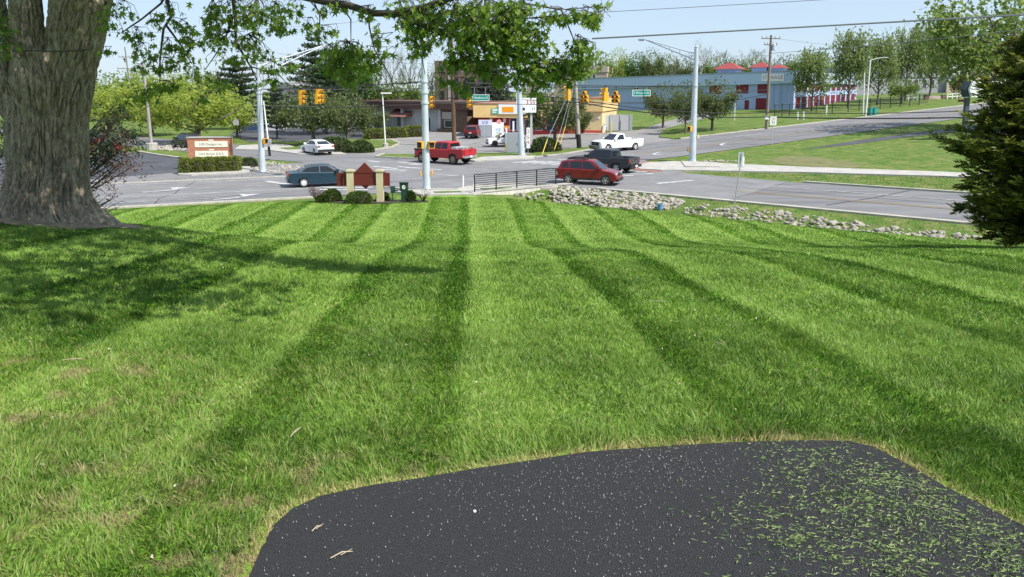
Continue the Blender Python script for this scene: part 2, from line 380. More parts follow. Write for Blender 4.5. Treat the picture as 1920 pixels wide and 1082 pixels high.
# pavements, verge islands, kerbs
area('sidewalk', XY([(1190,313),(1216,307),(1262,304.5),(1280,305),(1345,308),(1500,315),(1760,324.5),(1990,335),(1990,343),(1760,332.5),(1500,325),(1300,321.5),(1240,321),(1200,319)]), .12, conc, thick=.14)
area('sidewalk', XY([(1277,305.5),(1345,308.5),(1350,316),(1285,316)]), .19, conc, thick=.2)
area('curb_ramp', XY([(1183,312),(1203,307.5),(1225,303.5),(1216,307.5),(1192,314),(1206,320),(1243,323.5),(1222,324),(1188,319)]), .085, brickred, thick=.1)
area('sidewalk', XY([(764,359.5),(856,358.5),(892,351),(960,348.5),(1046,350.5),(1046,354),(962,358),(888,366.5),(790,368),(742,362)]), .11, conc, thick=.14)
area('verge', XY([(812,362.5),(862,361.5),(868,363.5),(815,365.5)]), .125, turf)
area('verge', XY([(900,356.3),(960,354.5),(958,356.5),(902,359)]), .125, turf)
area('sidewalk', XY([(450,274),(530,270),(560,279),(640,287),(650,291),(560,290),(505,283),(440,281)]), .11, conc, thick=.14)
area('verge', XY([(524,279.5),(560,277.5),(566,281.5),(540,282.5)]), .15, turf, thick=.1)
isl = XY([(505,269.5),(560,266),(640,262),(735,264.5),(748,269.5),(730,276),(680,283),(640,282),(560,275)])
area('verge', isl, .13, turf, thick=.15)
area('verge', XY([(706,295),(720,290.5),(787,291),(880,289.5),(968,287.5),(985,292),(975,297.5),(890,300.5),(787,298.5)]), .13, turf, thick=.15)
area('sidewalk', XY([(880,302.5),(905,296.5),(958,294),(1005,294.5),(1000,299),(984,300),(890,304)]), .14, conc, thick=.15)
area('verge', XY([(975,294),(1010,287),(1100,277),(1112,280),(1067,287.5),(1002,295)]), .13, turf, thick=.15)
area('bare_soil', XY([(1440,300),(1470,292),(1520,293),(1590,303),(1622,311),(1590,318),(1550,315),(1500,311),(1455,308)]), .02, mat('bare_soil', (.095,.15,.03), .95, var=.25, scale=1.4, c2=(.20,.165,.07), bump=.8, bscale=8, detail=9), 1.5)
area('verge', XY([(1262,261),(1235,258),(1240,250),(1275,240),(1330,222),(1375,214),(1440,220),(1470,228),(1440,239),(1320,256)], 60), .12, turf, thick=.1)
kb = MB()
strip_mb(kb, [U3(s, 60.35) for s in (66, 186)], .35, .14, .15); strip_mb(kb, [U2(s, 53.0) for s in (-16, 75)], .35, .13, .15)
strip_mb(kb, [U2(s, 41.8) for s in (-26, 75)], .45, .10, .12); strip_mb(kb, [U1(s, 57.9) for s in (-110, 6)], .3, .10, .12)
strip_mb(kb, [U1(s, 45.8) for s in (-110, 6)], .4, .09, .12)
strip_mb(kb, XY([(560,276.5),(640,284),(684,284.5),(735,276.8),(750,269.8),(735,263.8)]), .3, .16, .16)
strip_mb(kb, XY([(985,292),(976,298.2),(890,301.2),(787,299.2),(706,295.6),(720,290)]), .3, .16, .16)
strip_mb(kb, XY([(1002,296),(1067,288.5),(1113,280.3)]), .3, .15, .15)
strip_mb(kb, XY([(258,285.5),(300,292.5),(337,297.5)]), .35, .16, .16)
strip_mb(kb, XY([(690,351.5),(737,353.5),(766,358.4),(858,357.3),(893,349.8),(960,347),(1045,349)]), .35, .13, .15)
tag(kb.build('kerb', kerbm), None, None, None, 'structure')
# painted markings
mk = MB(); O = .058
strip_mb(mk, [U2(s, 49.6) for s in (-18, 75)], .14, O)
strip_mb(mk, [U1(s, 50.2) for s in (-110, 7)], .16, O); strip_mb(mk, [U1(s, 47.6) for s in (-110, 2)], .14, O)
strip_mb(mk, [U1(s, 56.6) for s in (-110, 4)], .14, O)
strip_mb(mk, [U3(s, 56.6) for s in (52, 180)], .14, O)
strip_mb(mk, XY([(1232,345.5),(1300,339.5)]), .45, O); strip_mb(mk, XY([(1043,299.5),(1065,301)]), .4, O)
for a, b in (((961,306),(1006,303)),((978,306.8),(1022,303.2)),((997,307.8),(1036,303.6)),((1014,308.8),(1050,304.2)),((1034,310),(1066,306))): strip_mb(mk, XY([a, b]), .55, O)
for a, b in (((1168,328),(1225,327)),((1180,324),(1215,322.5)),((1160,331.5),(1188,330.5))): strip_mb(mk, XY([a, b]), .5, O)
for a, b in (((690,302.5),(712,305)),((700,313),(745,317.5)),((745,313.5),(790,317)),((710,318.5),(760,321)),((765,309),(800,311)),((745,305),(790,308.5)),((800,318),(828,319.5))): strip_mb(mk, XY([a, b]), .5, O)
strip_mb(mk, XY([(600,352),(650,354),(700,352.5)]), .5, O); strip_mb(mk, XY([(600,357),(690,357.5)]), .5, O); strip_mb(mk, XY([(820,329),(862,331)]), .25, O)
strip_mb(mk, XY([(500,341),(545,348)]), .5, O)
def arrow(p, d, L=2.0):    # a curved turn arrow on the road
    x, y = p; dx, dy = d; nx_, ny_ = -dy, dx
    strip_mb(mk, [(x + dx*t*L + nx_*.9*t*t, y + dy*t*L + ny_*.9*t*t) for t in (0, .35, .7, 1)], .28, O)
    q = (x + dx*L + nx_*.9, y + dy*L + ny_*.9); z = hz(*q) + O
    mk.add([(q[0]-dx*.3-nx_*.1, q[1]-dy*.3-ny_*.1, z), (q[0]+dx*.9+nx_*.5, q[1]+dy*.9+ny_*.5, z), (q[0]-dx*.5+nx_*1.0, q[1]-dy*.5+ny_*1.0, z)], [(0,1,2)])
for pp, d in (((1240,286),(-.82,-.57)),((1362,269),(-.82,-.57)),((268,362),(.924,.383)),((400,376),(.924,.383))): arrow(tuple(G(*pp)[:2]), d)
tag(mk.build('road_marking', paint), None, None, None, 'structure')
ym = MB()
strip_mb(ym, [U2(s, 46.0) for s in (-18, 75)], .14, O); strip_mb(ym, [U2(s, 46.35) for s in (-18, 75)], .12, O)
strip_mb(ym, [U3(s, 53.0) for s in (52, 180)], .14, O); strip_mb(ym, [U3(s, 53.3) for s in (52, 180)], .12, O)
strip_mb(ym, [U1(s, 54.0) for s in (-110, 6)], .12, O)
tag(ym.build('road_centre_line', yellowp), None, None, None, 'structure')
# ---------------- the drive at the camera's feet ----------------
pad_px = [(440,1150),(470,1082),(492,1030),(512,990),(548,958),(600,934),(700,913),(790,900),(880,884),(1000,866),(1100,851),(1220,842),(1330,835),(1400,832),(1500,829),(1590,830),(1640,842),(1700,874),(1770,915),(1850,955),(1920,990),(2060,1060),(2300,1200)]
pad = XY(pad_px, 1.0) + [(4.6, 1.0), (4.6, -1.5), (-2.2, -1.5)]
padm = mat('drive_asphalt', (.030, .030, .034), .85, var=.3, scale=150, bump=1.0, bscale=170, c2=(.066, .066, .069), detail=3, spec=.3)
area('driveway_pad', pad, .012, padm, grid=.5, thick=.05)
rng = np.random.default_rng(7)
def pad_pts(n, wfun):
    P = []
    while len(P) < n:
        x = rng.uniform(-2, 4.5, 4000); y = rng.uniform(1.6, 4.6, 4000); k = inpoly(x, y, pad) & (rng.random(4000) < wfun(x, y))
        P += list(zip(x[k], y[k]))
    return np.array(P[:n])
def vnoise(x, y, s, seed):
    r = np.random.default_rng(seed); g = r.random((128, 128)); u = x/s % 127; v = y/s % 127; i = u.astype(int); j = v.astype(int); a = u-i; b = v-j
    a = a*a*(3-2*a); b = b*b*(3-2*b)
    return (g[i,j]*(1-a)+g[i+1,j]*a)*(1-b) + (g[i,j+1]*(1-a)+g[i+1,j+1]*a)*b
def pxw(cx_, cy_, s):
    p = G(cx_, cy_, 1.0); return lambda x, y: np.exp(-((x-p.x)**2 + (y-p.y)**2*1.2)/s**2)
f1, f2, f3, f4 = pxw(1600,900,.36), pxw(1790,1030,.42), pxw(1500,1000,.3), pxw(1880,1080,.5)
def wclip(x, y):
    a = f1(x,y) + f2(x,y) + .5*f3(x,y) + f4(x,y); r = np.clip(vnoise(x+30, y+30, .16, 41)*vnoise(x+30, y+30, .05, 42)*3.2 - .25, 0, 1.2)
    return np.clip(a*(.25 + .9*r) + .03*sstep(.6, 1.4, x), 0, 1)
def lay(P, ln, wd, col0, col1, name, zo, seed):
    r = np.random.default_rng(seed); n = len(P); th = r.normal(0, .75, n); ln = ln*(.4 + r.random(n)); c, s = np.cos(th), np.sin(th)
    T = np.array([(-.5,-.5),(-.15,-.5),(.5,0),(-.1,.5)])
    z0 = H(P[:,0], P[:,1]) + zo; bend = r.normal(0, .004, (n, 4)) + .003
    X = P[:,0,None] + ln[:,None]*T[None,:,0]*c[:,None] - wd*T[None,:,1]*s[:,None]; Y = P[:,1,None] + ln[:,None]*T[None,:,0]*s[:,None] + wd*T[None,:,1]*c[:,None]
    V = np.stack([X, Y, z0[:,None] + np.abs(bend)], -1).reshape(-1, 3)
    t = r.random((n,1))**1.5; c_ = np.array(col0)[None]*(1-t) + np.array(col1)[None]*t
    return V, np.arange(n*4).reshape(n, 4), np.repeat(c_, 4, 0)
def colmat(name, rough=.6, trans=0., spec=.3):
    m = bpy.data.materials.new(name); m.use_nodes = True; N = m.node_tree.nodes; L = m.node_tree.links; b = N['Principled BSDF']
    b.inputs['Roughness'].default_value = rough; b.inputs['Specular IOR Level'].default_value = spec
    a = N.new('ShaderNodeAttribute'); a.attribute_name = 'col'; L.new(a.outputs['Color'], b.inputs['Base Color'])
    if trans:
        t = N.new('ShaderNodeBsdfTranslucent'); L.new(a.outputs['Color'], t.inputs['Color']); mx = N.new('ShaderNodeMixShader'); mx.inputs[0].default_value = trans
        L.new(b.outputs[0], mx.inputs[1]); L.new(t.outputs[0], mx.inputs[2]); L.new(mx.outputs[0], N['Material Output'].inputs['Surface'])
    return m
cm = colmat('grass_blades', .5, .38, .3); cm2 = colmat('cut_grass', .8)
V, F, C = lay(pad_pts(8000, wclip), .026, .0022, (.10, .17, .045), (.30, .36, .15), 'grass_clippings', .014, 3)
tag(link('grass_clippings', npmesh('grass_clippings', V, [F], cm2, col=C)), None, None, None, 'stuff')
g1, g2 = pxw(1250,875,.22), pxw(1130,940,.3)
V, F, C = lay(pad_pts(1500, lambda x, y: np.clip(.9*g1(x,y) + .55*g2(x,y) + .05, 0, 1)), .0045, .004, (.16,.15,.135), (.45,.42,.38), 'grit', .014, 5)
V2, F2, C2 = lay(pad_pts(5000, lambda x, y: .15 + .7*vnoise(x+30, y+30, .35, 6)**2), .0042, .003, (.2,.2,.19), (.42,.4,.36), 'grit', .014, 6)
tag(link('grit', npmesh('grit', np.concatenate([V, V2]), [F, F2 + len(V)], cm2, col=np.concatenate([C, C2]))), None, None, None, 'stuff')
area('bare_soil', [(-8.15 + (1.5 + .16*math.sin(3*a) + .1*math.sin(7*a+1))*math.cos(a), 13.1 + (1.35 + .12*math.sin(4*a))*math.sin(a)) for a in np.linspace(0, 2*math.pi, 41)[:-1]], .015, mat('tree_foot_soil', (.16,.12,.08), .95, var=.4, scale=7, c2=(.33,.26,.18), bump=1, bscale=20, detail=8), .5)
# ---------------- lawn grass ----------------
def stripe(x, y):
    u = x + .06*y + .07*np.sin(.5*x + .4*y)*np.sin(.31*y + .9*x); u = u + np.random.default_rng(1).normal(0, .03, u.shape)
    return np.interp((u/3.05) % 1, [p for p, v in NAP_TONE], [v for p, v in NAP_TONE])
TR = (-8.15, 13.1)
def blades(y0, y1, dens, hgt, wid, seed):
    r = np.random.default_rng(seed); n = int(dens*(y1-y0)*(.78*(y0+y1)+3)); y = np.sqrt(r.uniform(y0*y0, y1*y1, n)) if y0 > 1 else r.uniform(y0, y1, n)
    x = r.uniform(-1, 1, n)*(.78*y + 1.5)
    k = ~inpoly(x, y, pad) & (lawn_w(x, y) > .93) & (np.hypot((x-TR[0])*.85, y-TR[1]) > 1.05 + .35*vnoise(x+40, y+40, .4, 19))
    bare = vnoise(x + 50, y + 50, .17, 4)*vnoise(x+20, y+9, 1.7, 8) * sstep(1.6, -1.2, x) * (1 - sstep(4.6, 7, y))
    x, y, bare = x[k], y[k], bare[k]; n = len(x); z = H(x, y)
    dpad = np.full(n, 9.)
    for (ax, ay), (bx, by) in zip(pad[:-3], pad[1:-2]):
        l2 = (bx-ax)**2 + (by-ay)**2; t = np.clip(((x-ax)*(bx-ax) + (y-ay)*(by-ay))/l2, 0, 1); dpad = np.minimum(dpad, np.hypot(x-ax-t*(bx-ax), y-ay-t*(by-ay)))
    st = stripe(x, y); near = 1 - sstep(2.8, 9, y)
    big = vnoise(x+30, y+30, .9, 2); mid = vnoise(x+30, y+30, .22, 3); tuft = vnoise(x+7, y+40, .5, 12)
    dry = np.exp(-(dpad/.055)**2)
    h = hgt*(.5 + .75*r.random(n))*(.62 + .75*tuft*mid + .3*tuft)*(1 - .5*dry)*(1 - .3*sstep(.36, .5, bare))
    th = 2*np.pi*2.2*vnoise(x+60, y+60, .16, 15) + r.normal(0, .9, n); lean = r.uniform(.25, .95, n)
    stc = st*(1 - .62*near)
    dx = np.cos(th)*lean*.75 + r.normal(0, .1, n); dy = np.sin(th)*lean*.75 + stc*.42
    A = np.stack([dx, dy, np.ones(n)], 1); A = unit(A)*h[:,None]
    face = r.normal(0, 1, (n, 3)); B = unit(np.cross(A, face))*(wid*(.6 + .8*r.random(n)))[:,None]/2
    P = np.stack([x, y, z], 1); drp = np.zeros((n,3)); drp[:,2] = -.22*h*r.random(n); drp[:,0] = dx*h*.25; drp[:,1] = dy*h*.25
    V = np.stack([P-B, P+B, P+.55*A+.8*B, P+.55*A-.8*B, P+A+drp], 1).reshape(-1, 3)
    i0 = np.arange(n)*5
    q = np.stack([i0, i0+1, i0+2, i0+3], 1); t3 = np.stack([i0+3, i0+2, i0+4], 1)
    g0 = np.array([.046, .120, .011]); g1_ = np.array([.255, .405, .056]); blue = np.array([.27, .41, .09]); straw = np.array([.55, .45, .22])
    f = np.clip(.34 + .6*(mid-.5) + .4*(big-.5) + (.25 + .08*(1-near))*stc + r.normal(0, .24, n), 0, 1)[:,None]  # stripe term paints the light and dark of leaning blades into their colour
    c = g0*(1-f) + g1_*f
    fb = np.clip((stc+1)/2*.45 + .25*(big-.5) + r.normal(0, .12, n), 0, .8)[:,None]; c = c*(1-fb) + blue*fb  # paler bluish sheen of the light stripes, painted into the blades too
    yel = (r.random(n) < .04 + .03*near + .16*sstep(1.0, -2.0, x)*sstep(9, 4, y)*(big > .5))[:,None]; c = np.where(yel, c*.5 + straw*.42, c)
    ds = np.clip(dry*1.1*(.4+r.random(n)), 0, 1)[:,None]; c = c*(1-ds) + straw*ds
    tc = (sstep(.36, .50, bare)*(.3 + .7*r.random(n)))[:,None]; c = c*(1-tc) + np.array([.34, .245, .15])*tc
    c5 = np.repeat(c[:,None,:], 5, 1)
    return V, [q, t3], c5.reshape(-1, 3)
Vs, Fs, Cs, k = [], [], [], 0
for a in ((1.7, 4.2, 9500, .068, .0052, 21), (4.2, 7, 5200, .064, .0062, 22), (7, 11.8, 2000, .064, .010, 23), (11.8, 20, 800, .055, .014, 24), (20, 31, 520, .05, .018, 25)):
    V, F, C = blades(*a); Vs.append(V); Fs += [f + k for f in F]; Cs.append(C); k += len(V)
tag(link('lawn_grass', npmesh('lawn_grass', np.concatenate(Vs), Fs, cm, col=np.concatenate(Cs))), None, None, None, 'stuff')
print('blades', k//5)
# ---------------- big maple at the left ----------------
def fbm(v): return mnoise.fractal(v, 1.0, 2.1, 4)
def bark_tube(mb, pts, rad, n, m, seed, flare=0., ridge=.05, kf=2.6):
    # smooth centreline; ridged bark running along the stem; root flare at the foot
    P = [Vector(p) for p in pts]; rings = []
    for i in range(m + 1):
        t = i/m*(len(P)-1); j = min(int(t), len(P)-2); f = t-j
        p0, p1, p2, p3 = P[max(j-1,0)], P[j], P[j+1], P[min(j+2,len(P)-1)]
        c = .5*((2*p1) + (p2-p0)*f + (2*p0-5*p1+4*p2-p3)*f*f + (3*p1-p0-3*p2+p3)*f**3)
        r = rad[j]*(1-f) + rad[j+1]*f
        for a in range(n):
            th = 2*math.pi*a/n; w = 1.
            if flare:
                q = max(0, 1 - (c.z - P[0].z)/1.15); lob = .5 + .5*math.sin(5*th + 1.1) + .35*math.sin(3*th + 2.0)
                w += flare*q**2.2*(.35 + .75*max(lob, 0))
            w += .03*math.sin(3*th + seed) + .02*math.sin(2*th + 2*seed + c.z)
            v = Vector((math.cos(th)*kf*r*2.2 + seed*7, math.sin(th)*kf*r*2.2, c.z*.55))
            wv = mnoise.noise(v*1.3)*.6
            rid = min(1, abs(mnoise.noise(Vector((math.cos(th)*r*13 + wv, math.sin(th)*r*13 + wv, c.z*2.3 + seed + wv))))*3.6)
            rid2 = min(1, abs(mnoise.noise(Vector((math.cos(th)*r*30 + wv*3, math.sin(th)*r*30, c.z*7 + seed))))*3.0)
            rr = r*w + ridge*(rid + rid2*.55 - .9)
            rings.append((c.x + math.cos(th)*rr, c.y + math.sin(th)*rr, c.z))
    fs = [(i*n+a, i*n+(a+1)%n, (i+1)*n+(a+1)%n, (i+1)*n+a) for i in range(m) for a in range(n)]
    mb.add(rings, fs); return mb
def bark_mat():
    m = mat('maple_bark', (.20, .16, .12), .95, var=.55, scale=9, bump=1.0, bscale=26, c2=(.47, .40, .31), stretch=(1.6, 1.6, .36), detail=9, spec=.15); return m
bark = bark_mat()
TZ = hz(*TR) - .12
maple = thing('maple_tree', 'huge old maple with furrowed grey bark at the left edge of the lawn', 'tree', (0,0,0))
tb = MB()
def mp(px, py, dy=0.): return at(px, py, TR[1] + dy)
bark_tube(tb, [Vector((TR[0]+.0, TR[1], TZ)), mp(89,380), mp(89,310), mp(87,230), mp(86,190), mp(89,150), mp(92,128)], [.67,.625,.60,.61,.55,.34,.12], 330, 270, 1.0, flare=.46)
bark_tube(tb, [mp(106,300), mp(118,210), mp(134,120), mp(147,50), mp(156,-20), mp(162,-110), mp(172,-220)], [.33,.41,.415,.435,.45,.45,.42], 260, 230, 2.3)
bark_tube(tb, [mp(77,235,-.30), mp(67,155,-.40), mp(56,80,-.30), mp(48,0,-.2), mp(42,-90), mp(28,-200)], [.26,.33,.235,.215,.21,.2], 140, 180, 3.1)
bark_tube(tb, [mp(48,235), mp(14,155), mp(-14,70), mp(-40,-30), mp(-85,-150)], [.26,.33,.31,.3,.28], 140, 140, 4.4)
tb.build('trunk', bark, maple, smooth=80)
wm = mat('rusty_wire', (.06,.05,.045), .7)
wb = MB(); wb.tube([mp(12,97,-.4), mp(40,96,-.72), mp(75,95,-.66), mp(100,96.5,-.72), mp(135,95.5,-.56), mp(165,93,-.42), mp(176,91,-.1)], .012, 5)
tag(wb.build('wire', wm), 'thin rusty wire strung round the leaders of the big maple', 'wire')
# hanging limbs and leaves
MAPLE = (np.array([(0,0,0),(.20,.17,.02),(.20,.50,.08),(.36,.15,.02),(.72,.40,.05),(.58,.09,0),(1.05,0,-.12),(.58,-.09,0),(.72,-.40,.05),(.36,-.15,.02),(.20,-.50,.08),(.20,-.17,.02)], float),
         [(0,1,3),(1,2,3),(0,3,5),(3,4,5),(0,5,7),(5,6,7),(0,7,9),(7,8,9),(0,9,11),(9,10,11)])
twig = mat('maple_twig', (.055, .045, .038), .9, var=.3, scale=8)
mleaf = leafmat('maple_leaf', (.055, .125, .014), (.27, .38, .06), .48, .45, .35)
lb = MB()
def limb(pts, r0, r1, n=6):
    P = [at(x, y, d) for x, y, d in pts]; m = len(P)
    for i in range(1, m-1): P[i] = P[i] + Vector((0, .1*math.sin(i*2.1), 0))
    lb.tube(P, [r0 + (r1-r0)*i/(m-1) for i in range(m)], n); return P
limb([(150,-80,13.5),(330,-70,12.2),(480,-35,11),(560,-8,10.3),(612,3,9.8),(655,11,9.6),(700,25,9.4),(742,24,9.2),(790,46,9.1),(815,58,9.1)], .062, .036, 8)
limb([(742,24,9.2),(800,12,9.0),(860,-8,8.8),(930,-30,8.6)], .05, .03)
limb([(815,58,9.1),(855,64,9.1),(905,84,9.1),(955,102,9.2),(1005,122,9.3),(1040,140,9.4)], .05, .012)
limb([(690,10,9.5),(690,50,9.4),(705,95,9.3),(730,140,9.3),(742,175,9.3)], .012, .005, 4); limb([(640,12,9.6),(655,35,9.5),(658,75,9.5)], .012, .005, 4)
limb([(730,-40,9.2),(760,30,9.2),(790,95,9.2),(797,140,9.2)], .012, .004, 4)
limb([(960,-40,8.8),(985,5,8.9),(1052,20,9),(1070,60,9),(1080,85,9)], .016, .005, 4); limb([(1010,120,9.3),(1080,115,9.3),(1110,130,9.3)], .012, .004, 4)
limb([(940,40,8.9),(1000,32,9),(1060,30,9),(1110,32,9)], .012, .004, 4)
limb([(300,-60,11),(316,30,11),(312,55,11),(300,110,11),(300,155,11)], .03, .008, 5); limb([(312,48,11),(335,85,11),(360,120,11)], .02, .006, 4); limb([(320,-30,11),(297,5,11),(270,38,11),(240,53,11),(228,62,11)], .022, .006, 4)
limb([(432,-40,10.4),(437,30,10.4),(447,80,10.4),(470,125,10.4),(482,150,10.4)], .03, .008, 5); limb([(437,30,10.4),(415,80,10.4),(385,130,10.5)], .016, .005, 4); limb([(545,-40,10),(595,20,9.9),(600,45,9.9)], .012, .004, 4)
limb([(575,-30,9.8),(597,30,9.8),(600,70,9.8),(640,100,9.8),(670,120,9.8)], .01, .004, 4); limb([(310,155,11),(290,190,11),(268,205,11)], .008, .004, 4); limb([(470,125,10.4),(520,140,10.4),(545,165,10.4)], .01, .004, 4)
lb.build('limb', twig, maple, smooth=60)
blobs = [(205,35,22,26,11,14),(228,20,20,14,11,10),(262,66,24,10,11,10),(285,38,14,8,11,6),(318,28,18,20,11,12),(345,55,18,14,11,12),(322,92,24,16,11,16),(268,98,20,14,11,12),(248,70,12,10,11,6),(352,78,14,12,11,9),(302,124,32,12,11,18),(345,112,20,12,11,11),(266,130,16,5,11,6),(202,96,12,4,11,5),
 (262,186,24,10,11,13),(300,164,34,8,11,16),(320,160,12,9,11,7),(380,185,8,6,11,4),(275,172,16,6,11,7),(402,28,22,26,10.4,18),(440,22,34,22,10.4,30),(480,30,36,30,10.4,38),(522,34,18,24,10.4,16),(550,18,14,14,10.3,9),(430,78,46,14,10.4,26),(472,92,30,22,10.4,24),(398,60,20,18,10.4,13),(520,55,18,10,10.4,9),(605,62,20,10,9.9,9),(580,48,20,10,9.9,9),(600,22,16,8,9.9,6),
 (430,112,24,8,10.4,10),(512,130,16,8,10.4,8),(506,152,20,10,10.4,13),(535,125,14,6,10.4,6),(415,155,16,10,10.4,10),(362,140,14,9,10.8,8),
 (640,12,20,8,9.6,8),(688,28,14,12,9.5,8),(705,62,10,12,9.4,6),(712,76,9,8,9.4,5),(660,102,32,18,9.5,34),(640,128,34,22,9.6,40),(690,120,22,14,9.5,16),(625,100,22,12,9.6,14),(655,150,18,10,9.6,10),(712,100,20,7,9.4,8),
 (765,16,40,18,9.2,28),(800,40,36,26,9.1,40),(845,22,40,22,9.1,40),(775,58,22,22,9.2,22),(870,58,46,34,9.1,75),(905,28,44,26,9,55),(938,62,40,30,9,62),(895,95,50,24,9.2,52),(950,105,40,24,9.2,44),(975,60,30,28,9,36),(1000,92,40,22,9.2,40),(965,28,28,18,8.9,20),
 (1008,50,18,10,9,8),(1060,32,34,9,9,18),(1098,26,22,8,9,12),(1118,40,12,12,9,9),(1030,34,20,8,9,9),(1086,84,20,12,9.1,15),(1100,100,18,18,9.2,18),(1072,116,28,14,9.3,24),(1040,132,34,16,9.4,32),(1000,128,34,16,9.4,30),(1085,135,20,12,9.4,14),(1010,152,26,10,9.5,14),(965,146,28,12,9.4,18),(1064,148,20,8,9.4,10),
 (782,92,16,16,9.2,13),(808,78,14,10,9.2,8),(836,150,16,9,9.3,9),(868,166,14,14,9.3,12),(842,120,14,12,9.2,9),(870,112,28,18,9.2,24),(905,132,26,14,9.2,18),(930,150,18,8,9.3,8),(1024,182,8,7,9.5,3),(1000,172,10,6,9.5,4),(955,8,26,8,8.9,12),(1130,6,14,4,9,3),(1000,12,20,7,8.9,8),(14,90,14,18,12.2,14),(6,55,12,30,12.2,14),(4,20,10,16,12.2,6)]
rs = np.random.default_rng(5); P = []; tw = MB()
for cx_, cy_, rx, ry, d, n in blobs:
    n = int(n*3.1); c = at(cx_, cy_, d); sx = rx/FPX*d; sz = ry/FPX*d
    q = rs.normal(0, .5, (n,3)) * np.array([sx*1.15, max(sx, .18)*1.3, sz*1.1]) + np.array(c)
    P.append(q)
    a = at(cx_ + rs.uniform(-8, 8), cy_ - ry*1.1 - 4, d + .1)
    for k in range(max(2, n//5)):
        e = Vector(q[k]); mid = (a + e)/2 + Vector((rs.normal(0,.05), rs.normal(0,.05), .05)); tw.tube([a, mid, e], [.006, .0045, .003], 3, False)
tw.build('twigs', twig, maple)['kind'] = 'stuff'
P = np.concatenate(P); n = len(P)
axv = np.stack([rs.normal(0, .65, n), rs.normal(0, .65, n), np.full(n, -.75)], 1)
tint = np.clip(.35 + rs.normal(0, .22, n), 0, 1); size = rs.uniform(.075, .135, n)
order = rs.permutation(n); single = order[:240]; rest = order[240:]
V, F, T = cards(rs, P[rest], axv[rest], size[rest], 1.0, MAPLE, tint[rest], .25)
fo = link('foliage', npmesh('foliage', V, [F], mleaf, tint=T), maple); fo['kind'] = 'stuff'
lms = []
for k in range(6):
    V, F, T = cards(rs, np.zeros((1,3)), np.array([(rs.normal(0,.5), rs.normal(0,.5), -.8)]), [1.0], 1.0, MAPLE, np.array([rs.uniform(.2,.7)]), .1)
    lms.append(npmesh('leaf', V, [F], mleaf, tint=T))
for i, k in enumerate(single):
    o = link('leaf', lms[i % 6], maple, P[k]); o.scale = (size[k],)*3; o.rotation_euler = (0, 0, rs.uniform(0, 6.28))
# the rest of the crown, above the frame: it shades the left of the lawn
n = 15000; q = rs.normal(0, 1, (n,3)); q = q/np.linalg.norm(q, axis=1, keepdims=True)*rs.random((n,1))**.4
q = q*np.array([7.6, 6.4, 4.6]) + np.array([-6.0, 11.4, 13.8]); cl = vnoise(q[:,0]+50, q[:,1]+50 + q[:,2]*.7, 1.5, 31); 
q = q[(cl > .40) & (q[:,2] > 8.2 + .08*q[:,1])]
q2 = rs.normal(0, 1, (3600,3)); q2 = q2/np.linalg.norm(q2, axis=1, keepdims=True)*rs.random((3600,1))**.4*np.array([4.8, 3.0, 1.2]) + np.array([-2.6, 6.2, 10.0])
q3 = rs.normal(0, 1, (4200,3)); q3 = q3/np.linalg.norm(q3, axis=1, keepdims=True)*rs.random((4200,1))**.4*np.array([3.4, 2.6, 1.6]) + np.array([-4.6, 10.0, 11.2])
q = np.concatenate([q, q3, q2[(vnoise(q2[:,0]+50, q2[:,1]+50, 1.1, 77) > .38) & (q2[:,0] < 1.2)]])
V, F, T = cards(rs, q, rs.normal(0,1,q.shape), rs.uniform(.13, .27, len(q)), .9, CLUMP, None, .2)
cr = link('crown', npmesh('crown', V, [F], mleaf, tint=T), maple); cr['kind'] = 'stuff'
ub = MB()
for k in range(14):
    e = Vector(q[k*37 % len(q)]); a = mp(150,-200) if k % 2 else mp(30,-180); ub.tube([a, (a+e)/2 + Vector((0,0,.8)), e], [.09,.06,.02], 6, False)
ub.build('upper_limb', twig, maple, smooth=60)
# ---------------- tree templates (height 1, width 1) ----------------
def skeleton(rng, style):
    mb = MB(); tips = []
    if style == 'column': zt, zc, rz, tr, K = .16, .56, .46, .022, 20
    elif style == 'vase': zt, zc, rz, tr, K = .20, .62, .40, .03, 12
    elif style == 'crab': zt, zc, rz, tr, K = .16, .58, .44, .03, 15
    else: zt, zc, rz, tr, K = .22, .60, .42, .026, 15
    top = .9 if style == 'column' else .62
    tk = [Vector((0,0,-.02)), Vector((.004,0,zt*.5)), Vector((-.006,.004,zt)), Vector((.012,-.01,zt+(top-zt)*.5)), Vector((0,.01,top))]
    mb.tube(tk, [tr*1.3, tr, tr*.9, tr*.55, tr*.2], 8)
    for k in range(K):
        f = k/K; z0 = zt + (top-zt)*f*.75; a = k*2.4 + rng.uniform(-.4,.4); z1 = z0 + (.30 if style == 'column' else .22)*(1-.3*f) + rng.uniform(-.03,.08)
        rr = .5*math.sqrt(max(.05, 1-((min(z1,zc+rz*.97)-zc)/rz)**2)) * rng.uniform(.7,1.0)
        if style == 'column': rr *= .8*(1-.35*f)
        e = Vector((math.cos(a)*rr, math.sin(a)*rr, min(z1, .96))); s = Vector((0,0,z0)); mid = s*.5 + e*.5 + Vector((0,0,-.03 if style != 'column' else -.06))
        mb.tube([s, mid, e], [tr*.5, tr*.3, tr*.12], 5, False); tips += [s*.35+e*.65, e, mid*.4+e*.6]
        for j in range(3):
            m = mid*(1-j*.3)+e*(j*.3); b = a + rng.uniform(-1,1); e2 = m + Vector((math.cos(b)*.15, math.sin(b)*.15, rng.uniform(.02,.16)))
            e2.z = min(e2.z, .97); mb.tube([m, e2], [tr*.22, tr*.08], 4, False); tips += [e2, (m+e2)/2]
    return mb, np.array([tuple(t) for t in tips]), (zc, rz)
